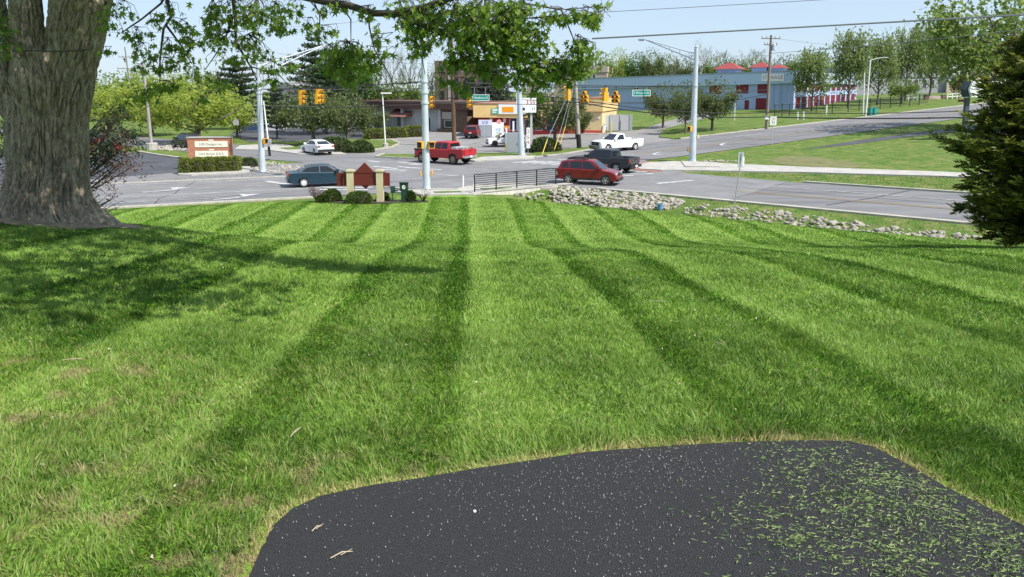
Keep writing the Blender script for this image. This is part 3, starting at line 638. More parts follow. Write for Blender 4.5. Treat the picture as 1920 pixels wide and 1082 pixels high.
def crown_np(rng, tips, env, nleaf, ls, fill=.25, hw=1.0, sig=.055, gap=.28):
    nf = int(nleaf*fill); c = tips[rng.integers(0, len(tips), nleaf-nf)] + rng.normal(0, sig, (nleaf-nf, 3))*np.array([1,1,hw])
    q = rng.normal(0, 1, (nf,3)); q = q/np.linalg.norm(q, axis=1, keepdims=True)*rng.random((nf,1))**.33; q = q*np.array([.5,.5,env[1]]) + np.array([0,0,env[0]])
    P = np.concatenate([c, q]); P = P[P[:,2] > .1]
    cl = vnoise(P[:,0]*8+50, P[:,1]*8+50 + P[:,2]*9, .9, int(rng.integers(1e6))); P = P[cl > gap]
    ax = rng.normal(0, 1, P.shape) + np.array([0,0,-.3])
    tint = np.clip(.45 + .5*(vnoise(P[:,0]*6+9, P[:,2]*6+9, 1, 3)-.5) + rng.normal(0,.2,len(P)), 0, 1)
    return cards(rng, P, ax, rng.uniform(.6, 1.3, len(P))*ls, .8, CLUMP, tint, .3)
TPL = {}
def deciduous(key, style, seed, nleaf, ls, m, fill=.25, sig=.055, tm=None, gap=.28):
    rng = np.random.default_rng(seed); mb, tips, env = skeleton(random.Random(seed), style)
    V, F, T = crown_np(rng, tips, env, nleaf, ls, fill, 1.0, sig, gap)
    kz = 1/np.percentile(V[:,2], 99.3); kx = .5/np.percentile(np.hypot(V[:,0], V[:,1]), 98.5); sc_ = np.array([kx, kx, kz]); V = V*sc_; mb.v = [(v[0]*kx, v[1]*kx, v[2]*kz) for v in mb.v]
    TPL[key] = (mb.mesh('trunk', tm or tbark, 60), npmesh('crown', V, [F], m, tint=T))
tbark = mat('tree_bark', (.12, .10, .085), .95, var=.3, scale=6, c2=(.18,.16,.14)); tdark = mat('dark_bark', (.055,.045,.04), .95, var=.3, scale=6)
L_bright = leafmat('leaf_spring_green', (.16,.23,.03), (.36,.43,.075), .5); L_mid = leafmat('leaf_mid_green', (.08,.14,.026), (.20,.27,.065), .45)
L_olive = leafmat('leaf_olive', (.055,.085,.024), (.15,.18,.06), .35); L_deep = leafmat('leaf_deep_green', (.035,.095,.016), (.10,.19,.035), .35)
L_pear = leafmat('leaf_pear', (.09,.145,.036), (.26,.32,.12), .45); L_pine = leafmat('needles_pine', (.024,.046,.022), (.075,.105,.05), .15); L_spruce = leafmat('needles_spruce', (.018,.032,.018), (.055,.075,.042), .1)
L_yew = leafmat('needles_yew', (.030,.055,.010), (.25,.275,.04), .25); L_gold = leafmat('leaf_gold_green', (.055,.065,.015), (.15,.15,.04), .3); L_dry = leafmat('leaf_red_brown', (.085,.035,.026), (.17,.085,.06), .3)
deciduous('crab', 'crab', 11, 5200, .038, L_bright, .3); deciduous('crab2', 'crab', 12, 4600, .040, L_bright, .3)
deciduous('round', 'round', 13, 4200, .045, L_mid); deciduous('round2', 'round', 14, 4200, .045, L_deep, .35)
deciduous('olive', 'vase', 15, 4800, .040, L_olive, .2); deciduous('olive2', 'vase', 16, 4200, .042, L_olive, .2)
deciduous('pear', 'column', 17, 6200, .036, L_pear, .16, .045); deciduous('pear2', 'column', 18, 5600, .038, L_pear, .16, .05)
deciduous('gold', 'column', 19, 3500, .05, L_gold, .3); deciduous('thin', 'round', 20, 1300, .03, L_mid, .1, .08)
deciduous('airy', 'round', 33, 13000, .030, leafmat('leaf_airy', (.08,.14,.026), (.21,.29,.07), .45), .22, .06, gap=.47)
def bare(key, seed, n=26, leaves=300):
    r = random.Random(seed); mb = MB(); tips = []
    mb.tube([(0,0,-.02),(.01,0,.3),(-.01,.01,.55)], [.022,.017,.010], 6)
    def grow(p, d, l, rad, lev):
        e = p + d*l; mb.tube([p, (p+e)/2 + Vector((r.uniform(-.01,.01), r.uniform(-.01,.01), 0)), e], [rad, rad*.8, rad*.55], 3 if lev else 4, False); tips.append(tuple(e))
        if lev < 3:
            for _ in range(3 if lev < 2 else 4):
                nd = (d + Vector((r.uniform(-.6,.6), r.uniform(-.6,.6), r.uniform(0,.45)))).normalized(); grow(p + (e-p)*r.uniform(.45,1), nd, l*r.uniform(.5,.75), rad*.5, lev+1)
    for k in range(9):
        a = k*2.4; z = .2 + .04*k; grow(Vector((0,0,z)), Vector((math.cos(a)*.55, math.sin(a)*.55, .85)).normalized(), .26, .008, 0)
    zs = max(t[2] for t in tips); xs = max(math.hypot(t[0], t[1]) for t in tips)
    mb.v = [(v[0]*.5/xs, v[1]*.5/xs, v[2]/zs if v[2] > 0 else v[2]) for v in mb.v]
    rng = np.random.default_rng(seed); tp = np.array(tips)*np.array([.5/xs,.5/xs,1/zs]); P = tp[rng.integers(0,len(tp),leaves)] + rng.normal(0,.02,(leaves,3))
    V, F, T = cards(rng, P, rng.normal(0,1,P.shape), rng.uniform(.012,.024,leaves), .8, RHOMB)
    TPL[key] = (mb.mesh('trunk', mat('grey_bark', (.20,.18,.165), .9, var=.2, scale=6)), npmesh('crown', V, [F], L_olive, tint=T))
bare('bare', 41); bare('bare2', 42, leaves=900)
def conifer(key, seed, style, m, nb=150):
    r = random.Random(seed); rng = np.random.default_rng(seed); mb = MB(); mb.tube([(0,0,-.02),(0,0,.5),(0,0,.98)], [.02,.013,.003], 6); Ps, As = [], []
    for k in range(nb):
        f = (k+.5)/nb; z = (.10 if style == 'spruce' else .2) + f*(.88 if style == 'spruce' else .78)
        if style == 'pine': z = .2 + round(f*9)/9*.76 + r.uniform(-.012,.012)
        a = k*2.4 + r.uniform(-.3,.3)
        if style == 'spruce': L = .5*(1-f)**.85*r.uniform(.75,1.1) + .02
        else: L = .5*min(1, 2.2*(1-f))**.8*r.uniform(.55,1.05)*(.75 if f < .2 else 1) + .02
        d = Vector((math.cos(a), math.sin(a), -.28 if style == 'spruce' else .12)); p0 = Vector((0,0,z)); e = p0 + d*L; mid = p0 + d*L*.55 + Vector((0,0,.015 if style != 'spruce' else -.01))
        mb.tube([p0, mid, e], [.005,.003,.001], 3, False)
        n = int(34*L/.4)+6; t = rng.random(n)**.7; base = np.array(p0)[None]*(1-t[:,None]) + np.array(e)[None]*t[:,None]
        side = np.array([-math.sin(a), math.cos(a), 0]); w = rng.normal(0,1,n)*.13*L*(1.1-t)
        base += side[None]*w[:,None]; base[:,2] += rng.normal(0,.008,n) + (.012 if style == 'pine' else -.01)
        Ps.append(base); As.append(np.tile(np.array(d)*.6, (n,1)) + side[None]*np.sign(w)[:,None]*.7 + np.array([0,0,.35 if style == 'pine' else -.35]))
    P = np.concatenate(Ps); A = np.concatenate(As); V, F, T = cards(rng, P, A, rng.uniform(.03,.06,len(P)), .55, CLUMP, None, .35)
    TPL[key] = (mb.mesh('trunk', tdark), npmesh('crown', V, [F], m, tint=T))
conifer('pine', 51, 'pine', L_pine, 170); conifer('spruce', 52, 'spruce', L_spruce, 190); conifer('pine2', 53, 'pine', L_pine, 130)
rt = random.Random(9)
def tree(tpl, px, topy, w_px, Y, label, group=None, name=None, zbase=None, cat='tree'):
    g = GX(px, Y); zt = ztop(topy, Y); w = w_px/FPX*Y
    t = thing(name or {'pine':'pine_tree','spruce':'spruce_tree','pine2':'pine_tree','bare':'bare_tree','bare2':'bare_tree','pear':'pear_tree','pear2':'pear_tree'}.get(tpl, 'broadleaf_tree'), label, cat, g, rt.uniform(0, 6.28), group, (w, w, zt-g.z))
    link('trunk', TPL[tpl][0], t); link('crown', TPL[tpl][1], t); return t
# far left
tree('crab', 372, 148, 190, 92, 'wide bright green crabapple behind the brick dental sign')
tree('crab2', 285, 152, 150, 108, 'bright green tree beside the grey leaning pole of the left lot')
tree('crab', 205, 158, 150, 118, 'bright green tree seen just right of the maple trunk above the red car')
tree('crab2', 445, 182, 90, 104, 'small bright green tree left of the pale blue corner pole')
for px, ty, w, Y, tp, l in ((215,140,120,170,'round','olive green tree in the far row right of the maple trunk'),(262,130,90,180,'crab2','tall light green tree in the far row under the distant crossarm pole'),(318,132,90,175,'crab','pale green tree in the far row behind the wide crabapple'),(372,130,80,185,'round','far green tree whose top rises over the wide crabapple'),(410,138,70,170,'olive','dull green far tree between crabapple and grey pine'),(150,150,140,160,'round','far green tree hidden mostly by the maple trunk'),(40,160,120,150,'round','far green tree at the left edge behind the maple')):
    tree(tp, px, ty, w, Y, l)
tree('pine', 447, 106, 95, 126, 'tall grey green pine left of the pale blue corner pole')
tree('pine2', 590, 72, 110, 150, 'tall open pine rising behind the hanging yellow signals')
tree('pine', 612, 120, 150, 112, 'broad dark pine behind the pair of yellow signals, left of the bright green tree')
tree('olive', 588, 168, 150, 90, 'dark multi stem tree in the verge behind the white sedan')
tree('pine2', 520, 160, 90, 100, 'thin dark pine with bare trunk beside the white building')
tree('olive', 652, 175, 95, 82, 'small vase shaped tree with pale trunk between the two round shrub beds')
tree('olive2', 694, 200, 75, 106, 'small dull tree in front of the brown roofed shop')
tree('round2', 655, 84, 130, 136, 'bright deep green tree rising behind the brown roofed shop')
for px, ty, w, Y, tp, l in ((735,78,80,150,'bare','bare grey tree behind the shop, left of the middle pole'),(770,92,70,160,'bare2','bare twiggy tree just left of the middle signal pole'),(705,108,60,158,'bare2','bare tree budding at its foot behind the bright green tree'),(812,108,60,150,'thin','sparse budding tree just right of the middle signal pole'),(750,150,110,140,'round','green undergrowth tree behind the shop roof'),(690,150,80,140,'olive2','olive tree behind the left end of the shop roof'),(805,165,60,132,'bare2','low bare tree beside the brown brick block')):
    tree(tp, px, ty, w, Y, l)
tree('spruce', 925, 108, 120, 135, 'very dark broad spruce behind the fuel shop roof'); tree('spruce', 886, 140, 60, 130, 'dark spruce between brown brick block and fuel shop')
tree('olive', 1040, 160, 125, 84, 'dull brown green tree beside the guy wires in front of the fuel shop')
tree('olive2', 1080, 200, 60, 92, 'small olive tree behind the wooden pole with black foot')
tree('olive', 1243, 160, 80, 104, 'small multi stem tree left of the drive to the storage building'); tree('olive2', 1285, 158, 62, 93, 'slim multi stem tree just left of the tall right hand signal pole'); tree('olive', 1335, 152, 95, 96, 'multi stem olive tree just right of the tall signal pole')
bgt = [('round',1120,100,60),('crab',1158,94,50),('round2',1192,100,52),('olive',1222,96,46),('thin',1218,92,40),('round',1250,104,52),('bare2',1262,104,48),('olive2',1288,108,50),('bare',1318,74,62),('round',1345,108,60),('bare2',1352,90,46),('olive',1378,112,54),('bare',1388,92,50),('bare2',1418,88,54),('round',1412,110,60),('bare',1446,96,40),('olive2',1470,106,60),('round',1500,104,60),('crab2',1540,110,60)]
for i, (tp, px, ty, w) in enumerate(bgt):
    near_ = ['bare' in tp, tp == 'thin'][0]
    what = 'bare grey' if 'bare' in tp else {'round':'mid green','crab':'light green','crab2':'pale yellow green','round2':'deep green','olive':'olive','olive2':'dull olive','thin':'sparse budding'}[tp]
    where = ['above the tan flats','just right of the tan apartment block','over the left third of the storage roof','just left of the lamp arm','thin crowned below the power lines','below the lamp arm tip','rising between two greener trees below the lamp arm','just left of the tall signal pole','tallest beside the top of the right signal pole','low behind the first red cupola','behind the left side of the first red cupola','between the first and second red cupolas','rising behind the first red cupola','behind the crossarm pole','low between two red cupolas','right of the crossarm pole','behind the third red cupola','behind the first pear tree','behind the second pear tree'][i]
    tree(tp, px, ty, w, 205 + (i*37 % 50), f'{what} tree in the distant row {where}', 'distant trees behind the storage building')
pears = [(1522,92,78,128),(1590,58,82,132),(1645,66,74,138),(1697,50,70,146),(1743,50,74,150)]
for i, (px, ty, w, Y) in enumerate(pears):
    tree('pear' if i % 2 else 'pear2', px, ty, w, Y, ['short wide pear tree in front of the storage side wall, first from the left','tall slim pear tree second from the left above the black fence','pear tree behind the twin white lamp posts','tall pear tree right of the lamp posts with gapped crown','tall pale pear tree furthest along the road by the school sign'][i], 'pear trees along the far road')
tree('round', 1690, 150, 60, 140, 'small round green tree below the gapped pear tree'); tree('gold', 1797, 138, 34, 150, 'narrow golden green tree in front of the tan school wall')
tree('pine', 1790, 84, 70, 190, 'dark pine standing behind the grey school roof')
tree('airy', 1885, -60, 330, 84, 'big loose leaved tree behind the conifer at the right edge')
# ---------------- dense conifer at the right edge ----------------
def needle_shrub(name, label, base, hgt, rad, nbr, m, seed, lean=(0,0), nd=.13):
    r = random.Random(seed); rng = np.random.default_rng(seed); t = thing(name, label, 'tree' if hgt > 3 else 'shrub', base); mb = MB(); Ps, As, Ts = [], [], []
    mb.tube([(0,0,-.1),(.03,0,hgt*.5),(0,0,hgt*.95)], [.13,.09,.02], 7)
    for k in range(nbr):
        f = (k+.5)/nbr; z = .15 + f*hgt*.93; a = k*2.39996 + r.uniform(-.5,.5)
        prof = rad*min(1, .60+1.15*f)*min(1, ((1-f)*1.7)**.7)
        L = prof*r.uniform(.7,1.14); d = Vector((math.cos(a), math.sin(a), r.uniform(-.25,.5)))
        p0 = Vector((0,0,z)); e = p0 + d*L + Vector((0,0,.1)); mb.tube([p0, p0 + d*L*.5 - Vector((0,0,.04)), e], [.02,.012,.004], 3, False)
        nsub = 24
        for j in range(nsub):
            tt = r.uniform(.12, 1.02); q = p0 + (e-p0)*tt; b = a + r.uniform(-1.3,1.3); dd = Vector((math.cos(b), math.sin(b), r.uniform(-.35,.55))).normalized(); l = r.uniform(.12,.34)
            n = 20; u = rng.random(n); base_ = np.array(q)[None] + np.array(dd)[None]*(u*l)[:,None]; sd = np.cross(np.array(dd), (0,0,1.)); sd /= np.linalg.norm(sd)
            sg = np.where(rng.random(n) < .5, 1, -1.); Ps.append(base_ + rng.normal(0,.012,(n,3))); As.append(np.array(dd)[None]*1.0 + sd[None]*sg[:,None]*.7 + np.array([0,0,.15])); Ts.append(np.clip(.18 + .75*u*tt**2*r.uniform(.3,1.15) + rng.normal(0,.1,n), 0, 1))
    P = np.concatenate(Ps); A = np.concatenate(As); V, F, T = cards(rng, P, A, rng.uniform(.5,1.1,len(P))*nd, .22, RHOMB, np.concatenate(Ts), .2)
    mb.build('trunk', tdark, t); link('crown', npmesh('crown', V, [F], m, tint=T), t); return t
cb = GX(1950, 15.2)
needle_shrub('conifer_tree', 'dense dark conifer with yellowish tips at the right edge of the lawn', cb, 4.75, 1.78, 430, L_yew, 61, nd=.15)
# ---------------- half dead evergreen behind the maple ----------------
de = thing('dead_evergreen', 'straggly evergreen with bare drooping lower branches behind the maple trunk', 'tree', GX(105, 19))
r = random.Random(71); rng = np.random.default_rng(71); mb = MB(); Ps = []; As = []; Pd = []
db = de.location
mb.tube([(0,0,-.1),(0,0,1.6),(.1,0,3.4)], [.14,.11,.04], 7)
for k in range(64):
    side = 1 if k % 5 else -1; z0 = r.uniform(.2,1.9) ; ey = r.uniform(195,395); ex = (185 + r.uniform(0,95)*(1-abs(ey-275)/190)) if side > 0 else r.uniform(-30,12)
    e = at(ex, ey, 19 + r.uniform(-1,1)) - db; p0 = Vector((0,0,max(.1, min(3, e.z*.6 + r.uniform(-.2,.3))))); mid = p0*.45 + e*.55 + Vector((0,0,-.22))
    mb.tube([p0, mid, e], [.035,.018,.006], 4, False)
    for j in range(7):
        s = mid + (e-mid)*r.uniform(0,1); f = s + Vector((r.uniform(-.05,.4)*side, r.uniform(-.3,.3), r.uniform(-.35,.2))); mb.tube([s, f], [.006,.003], 3, False)
        if ey < 275 and r.random() < .5:
            n = 20; u = rng.random((n,1)); Ps.append(np.array(s)*(1-u) + np.array(f)*u + rng.normal(0,.05,(n,3))); As.append(np.tile(np.array(f-s), (n,1)))
        elif ey < 345: Pd.append(np.array(f)[None] + rng.normal(0,.06,(8,3)))
mb.build('trunk', tdark, de)
P = np.concatenate(Ps); V, F, T = cards(rng, P, np.concatenate(As)*2, rng.uniform(.07,.14,len(P)), .35, RHOMB, rng.random(len(P))*.6, .4); link('crown', npmesh('crown', V, [F], L_pine, tint=T), de)
P = np.concatenate(Pd); V, F, T = cards(rng, P, rng.normal(0,1,P.shape), rng.uniform(.05,.1,len(P)), .4, RHOMB); link('dead_needles', npmesh('dead_needles', V, [F], L_dry, tint=T), de)
# ---------------- clipped shrubs and hedges ----------------
def shrub(label, p, sx, sy, h, m, seed, boxy=0., n=2600, ls=.09, group=None, name='shrub', rz=0., cat='shrub'):
    rng = np.random.default_rng(seed); t = thing(name, label, cat, p, rz, group); q = rng.normal(0,1,(n,3)); q[:,2] = np.abs(q[:,2]); 
    pw = 2 + boxy*8; q /= (np.sum(np.abs(q)**pw, 1, keepdims=True))**(1/pw); rr = 1 - .28*rng.random((n,1))**2; nn = q.copy()
    lump = 1 + .10*(vnoise(q[:,0]*3+20, q[:,1]*3+q[:,2]*3+20, .8, seed)-.5)
    P = q*rr*lump[:,None]*np.array([sx/2, sy/2, h]); V, F, T = cards(rng, P, nn*.8 + np.array([0,0,.4]), rng.uniform(.6,1.3,n)*ls, .7, CLUMP, np.clip(.4 + .25*q[:,2]*0 + rng.normal(0,.22,n),0,1), .7)
    mb = MB(); 
    core = MB(); ic = [(math.cos(a)*.86*math.cos(b), math.sin(a)*.86*math.cos(b), math.sin(b)*.86) for b in np.linspace(0, 1.5, 6) for a in np.linspace(0, 2*math.pi, 13)[:-1]]
    ic = [tuple(np.array(v)/(np.sum(np.abs(np.array(v)/.86)**pw))**(1/pw)*np.array([sx/2, sy/2, h])) for v in ic]
    core.add(ic, [(i*12+j, i*12+(j+1)%12, (i+1)*12+(j+1)%12, (i+1)*12+j) for i in range(5) for j in range(12)])
    core.build('branches', tdark, t); o = link('foliage', npmesh('foliage', V, [F], m, tint=T), t); return t
L_box = leafmat('leaf_clipped', (.035,.07,.012), (.12,.17,.035), .25); L_mound = leafmat('leaf_mound', (.024,.05,.012), (.085,.125,.028), .2); L_hedge = leafmat('leaf_hedge', (.09,.13,.022), (.24,.27,.05), .3)
def sh_px(label, px, py, w, h, m, seed, Y=None, depth=None, boxy=0., **k):
    p = G(px, py, 12) if Y is None else GX(px, Y); s = p.y/FPX
    return shrub(label, p, w*s, depth or w*s, h*s, m, seed, boxy, **k)
# ---------------- signal poles, span wires, signals ----------------
galv = mat('galvanised_steel', (.50,.56,.62), .5, var=.10, scale=1.5, metal=.25, c2=(.58,.63,.68)); sigy = mat('signal_yellow', (.72,.36,.02), .45, var=.08, scale=3)
blk = mat('black_metal', (.012,.012,.013), .5); lensd = mat('dark_lens', (.05,.02,.015), .25); white = mat('white_plastic', (.72,.72,.70), .5); silver = mat('aluminium', (.55,.57,.58), .4, metal=.5)
wirem = mat('cable_black', (.02,.02,.022), .6); wireg = mat('cable_grey', (.16,.17,.18), .6); wood = mat('pole_wood', (.20,.165,.125), .95, var=.35, scale=4, stretch=(2,2,.2), c2=(.28,.24,.19)); woodd = mat('pole_wood_dark', (.11,.06,.035), .95, var=.4, scale=4, stretch=(2,2,.2), c2=(.17,.10,.06)); woodl = mat('pole_wood_pale', (.36,.32,.26), .95, var=.3, scale=4, stretch=(2,2,.2), c2=(.44,.40,.33))
yplas = mat('yellow_guard', (.62,.44,.08), .5); greensign = mat('sign_green', (.0,.25,.20), .35); signwhite = mat('sign_white', (.80,.80,.78), .5); redletter = mat('red_letter', (.42,.02,.03), .5); blueletter = mat('blue_letter', (.03,.05,.30), .5)
def face(d): return math.atan2(d[1], d[0])    # local +x looks along d
def sec_parts(hm, parent, x, y, z, rot):
    c, s = math.cos(rot), math.sin(rot); tf = lambda p: (x + p[0]*c - p[1]*s, y + p[0]*s + p[1]*c, z + p[2])
    hm.box(tf((0,0,0)), (.20,.35,.35), rot); hm.box(tf((.11,0,0)), (.02,.31,.31), rot)
    l = MB(); l.add([tf((.125, .13*math.cos(a), .13*math.sin(a))) for a in np.linspace(0, 2*math.pi, 13)[:-1]], [tuple(range(12))]); l.build('lens', lensd, parent)
    v = MB(); an = np.linspace(-.5, math.pi+.5, 10)
    def rg(xx, rr): return [tf((xx, rr*math.cos(a), rr*math.sin(a))) for a in an]
    a0, a1, b0, b1 = rg(.12,.155), rg(.36,.15), rg(.12,.14), rg(.36,.135); n = 10
    v.add(a0+a1, [(i, i+1, n+i+1, n+i) for i in range(n-1)]); v.add(b0+b1, [(i, n+i, n+i+1, i+1) for i in range(n-1)]); v.add(a1+b1, [(i, i+1, n+i+1, n+i) for i in range(n-1)])
    v.build('visor', sigy, parent)
def signal(label, p, zwire, d, kind=3, group='traffic signals hung over the crossing'):
    t = thing('traffic_signal', label, 'traffic signal', p, 0, group); rot = face(d); hm = MB()
    if kind == 3: cells = [(0,0,.36),(0,0,0),(0,0,-.36)]
    else: cells = [(0,0,.40),(0,.19,.04),(0,-.19,.04),(0,.19,-.32),(0,-.19,-.32)]
    c, s = math.cos(rot), math.sin(rot)
    for a in cells: sec_parts(hm, t, -a[1]*s, a[1]*c, a[2], rot)
    hm.build('housing', sigy, t); h = MB(); zt = .56; h.tube([(0,0,zt-.02),(0,0,zwire-p[2])], .022, 6); h.box((0,0,zwire-p[2]), (.1,.1,.12)); h.build('hanger', blk, t); return t
def strain_pole(label, base, top, r0, r1, extra=None):
    t = thing('signal_pole', label, 'signal pole', base, 0, 'steel signal poles at the crossing corners'); b = Vector((0,0,0)); tp = Vector(top) - Vector(base)
    m = MB(); m.tube([b, tp*.5, tp], [r0, (r0+r1)/2, r1], 14); m.build('shaft', galv, t, 60)
    m = MB(); m.lathe([(r0*1.75,0),(r0*1.75,.05),(r0*1.1,.06),(r0*1.1,.2)], 'z', 12); m.build('base_plate', galv, t); m = MB(); m.lathe([(r1*1.15,tp.z-.03),(r1*1.15,tp.z+.03),(r1*.5,tp.z+.1)], 'z', 12, (tp.x,tp.y,0)); m.build('cap', galv, t)
    return t, tp
def collars(t, tp, r0, r1, zs):
    for z in zs:
        f = z/tp.z; c = tp*f; r = r0+(r1-r0)*f; m = MB(); m.lathe([(r+.005,z-.08),(r+.05,z-.07),(r+.05,z+.07),(r+.005,z+.08)], 'z', 12, (c.x,c.y,0)); m.build('collar', galv, t)
def truss(t, p, q, gap):
    m = MB(); p = Vector(p); q = Vector(q); m.tube([p, q], [.06,.045], 6); p2 = p - Vector((0,0,gap)); m.tube([p2, q - Vector((0,0,.03))], [.06,.045], 6)
    for k in (.12,.3,.5,.68,.84): m.tube([p+(q-p)*k, p2+(q-p2)*k], .028, 5)
    m.build('lamp_arm', galv, t, 60)
    d = (q-p); d.z = 0; d.normalize(); h = MB(); rz = math.atan2(d.y, d.x); c = q + d*.35; h.box(c, (.75,.28,.14), rz); h.box(c + d*.1 - Vector((0,0,.08)), (.4,.22,.1), rz); h.build('lamp_head', silver, t)
def pedbox(t, p, d, m=None):
    rot = face(d); e = MB(); e.box(p, (.2,.42,.45), rot); o = e.build('walk_signal', sigy, t); q = Vector(p) + Vector((math.cos(rot), math.sin(rot), 0))*.105
    f = MB(); f.box(q, (.02,.34,.36), rot); f.build('face', blk, o); v = MB(); v.box(q + Vector((math.cos(rot)*.08, math.sin(rot)*.08, .2)), (.18,.4,.03), rot); v.build('visor', sigy, o)
def button(t, p, d):
    rot = face(d); e = MB(); e.box(p, (.1,.24,.36), rot); o = e.build('push_button', mat('button_sign', (.60,.34,.10), .6), t); q = Vector(p) + Vector((math.cos(rot), math.sin(rot), 0))*.055; f = MB(); f.lathe([(.05,0),(.05,.03)], 'z', 8, (q.x,q.y,q.z-.1)); f.build('knob', blk, o)
PM = G(800,357.5,40); PR = G(1298,303.5,50); PL = G(492,323,45); P4 = G(978,293,60)
m_, tpM = strain_pole('pale blue grey steel signal pole in front of the red pickup, nearest to the lawn', PM, at(794,62,PM.y), .255, .17); collars(m_, tpM, .255,.17,(7.05,6.35,5.7)); 
for dx, d in ((-.34,(-.6,-.8)),(.36,(.55,-.85))): pedbox(m_, (dx,-.15,3.0), d)
for dx, d in ((-.36,(-1,-.2)),(.36,(1,-.2))): button(m_, (dx,0,1.15), d)
r_, tpR = strain_pole('tall steel signal pole with lamp arm standing beside the right hand pavement', PR, at(1306,88,PR.y), .31,.18); collars(r_, tpR, .31,.18,(6.7,)); truss(r_, at(1304,101,PR.y)-PR, at(1210,74,PR.y+4)-PR, .55)
pedbox(r_, (-.36,-.2,2.95), (-.9,-.45)); e = MB(); e.box((.42,-.1,2.25), (.2,.2,.3)); e.build('junction_box', mat('pale_box', (.55,.52,.38), .6), r_); button(r_, (-.38,0,1.1), (-1,-.3))
l_, tpL = strain_pole('steel signal pole with lamp arm standing just right of the dental sign', PL, at(484,118,PL.y), .265,.17); collars(l_, tpL, .265,.17,(6.3,6.6)); truss(l_, at(485,124,PL.y)-PL, at(604,86,PL.y+6)-PL, .75); pedbox(l_, (.38,-.1,2.5), (.95,-.3))
f_, tp4 = strain_pole('steel signal pole beside the grey control cabinet and the price sign', P4, at(972,128,P4.y), .34,.21); collars(f_, tp4, .34,.21,(6.9,))
def wire(name, label, a, b, sag, r, m, n=18, cat='cable', group=None):
    mb = MB(); a = Vector(a); b = Vector(b); mb.tube([a + (b-a)*t + Vector((0,0,-4*sag*t*(1-t))) for t in np.linspace(0,1,n)], r, 5); o = mb.build(name, m); return tag(o, label, cat, group)
ZW = {'M': 7.05, 'R': 6.7, 'L': 6.3, '4': 6.9}
def on(P, tp, z): return Vector(P) + Vector(tp)*(z/Vector(tp).z)
AM, AR, AL, A4 = on(PM,tpM,7.05), on(PR,tpR,6.7), on(PL,tpL,6.6), on(P4,tp4,6.9)
for nm, a, b in (('from the left pole to the middle pole',AL,AM),('from the middle pole to the right pole',AM,AR),('from the price sign pole to the right pole',A4,AR),('from the left pole to the price sign pole',AL,A4)):
    wire('span_wire', f'black span wire carrying signals {nm}', a, b, .12, .035, wirem, group='span wires over the crossing'); wire('span_wire', f'thin lower tether wire {nm}', a-Vector((0,0,1.3)), b-Vector((0,0,1.3)), .25, .02, wirem, group='span wires over the crossing')
def onspan(a, b, px):
    for t in np.linspace(0, 1, 400):
        p = a + (b-a)*t; dep = p.y*cp + (CAMZ-p.z)*sp
        if abs(CX + FPX*p.x/dep - px) < 1.2: return p - Vector((0,0,.48*t*(1-t)))
    return a*.5+b*.5
for px, a, b, dz, d, k, l in ((565,AL,AM,-.35,(.97,-.25),3,'yellow three light signal seen from the side, left of a pair over the white sedan'),(597,AL,AM,-.35,(.97,-.25),5,'yellow five light signal seen from the side, right of a pair over the white sedan'),
    (1067,AM,AR,-.28,(-.8,.55),3,'yellow signal seen from behind, left of the wooden pole with black foot'),(1136,AM,AR,-.42,(-.8,.55),5,'yellow five light signal seen from behind in front of the blue storage wall'),
    (1098,A4,AR,-.62,(-.45,-.9),5,'black faced five light cluster just right of the wooden pole'),(1156,A4,AR,-.62,(-.45,-.9),5,'black faced five light cluster left of the right hand street name sign'),(808,AL,A4,-.95,(.75,-.65),3,'yellow signal peeping out from behind the middle steel pole'),(879,AL,A4,-1.05,(.8,-.6),3,'yellow signal half hidden by maple leaves left of the green name sign')):
    w = onspan(a, b, px); signal(l, w + Vector((0,0,dz-.3)), w.z, d, k)
def name_sign(label, words, w, width, hgt, dz):
    t = thing('street_name_sign', label, 'street sign', w + Vector((0,0,dz)), 0, 'green street name signs on the span wire'); m = MB(); m.box((0,0,0), (width,.05,hgt)); m.build('panel', greensign, t); b = MB()
    for z in (-hgt/2, hgt/2): b.box((0,-.005,z), (width+.04,.062,.045))
    for x in (-width/2, width/2): b.box((x,-.005,0), (.045,.062,hgt-.045))
    b.build('border', signwhite, t); x = MB(); text_mb(x, words, hgt*.46, 0, 0, -.032, maxw=width*.86); x.build('lettering', signwhite, t); h = MB()
    for xx in (-width*.3, width*.3): h.tube([(xx,0,hgt/2),(xx,0,-dz+.02)], .018, 5)
    h.build('hanger', silver, t)
name_sign('green hanging name sign reading S Henderson St, left of the price sign', 'S Henderson St', onspan(AL,A4,900), 1.75,.55,-.98); name_sign('green hanging name sign reading E Winslow Rd against the blue storage wall', 'E Winslow Rd', onspan(A4,AR,1204), 1.6,.52,-.55)
# ---------------- utility poles and wires ----------------
def upole(label, base, top, r0, m, arms=(), name='utility_pole'):
    t = thing(name, label, 'utility pole', base); tp = Vector(top)-Vector(base); b = MB(); b.tube([(0,0,-.05), tp*.5, tp], [r0, r0*.87, r0*.72], 10); b.build('shaft', m, t, 60)
    for f, L, d in arms:
        c = tp*f; a = MB(); dv = Vector((d[0],d[1],0)).normalized()*L/2; a.tube([c-dv, c+dv], .07, 5); o = a.build('crossarm', wood, t)
        for k in (-.95,-.45,.45,.95): i = MB(); i.lathe([(.05,0),(.09,.08),(.05,.16),(.08,.22),(.03,.28)], 'z', 7, tuple(c+dv*k+Vector((0,0,.06)))); i.build('insulator', mat('porcelain', (.35,.33,.32), .3), o)
    return t, tp
B1 = GX(852,86); u1, t1 = upole('dark brown wooden pole standing behind the red pickup', B1, at(846,66,86), .27, woodd); e = MB(); e.box((.0,-.2,5.6),(1.6,.08,.1)); e.build('bracket', blk, u1)
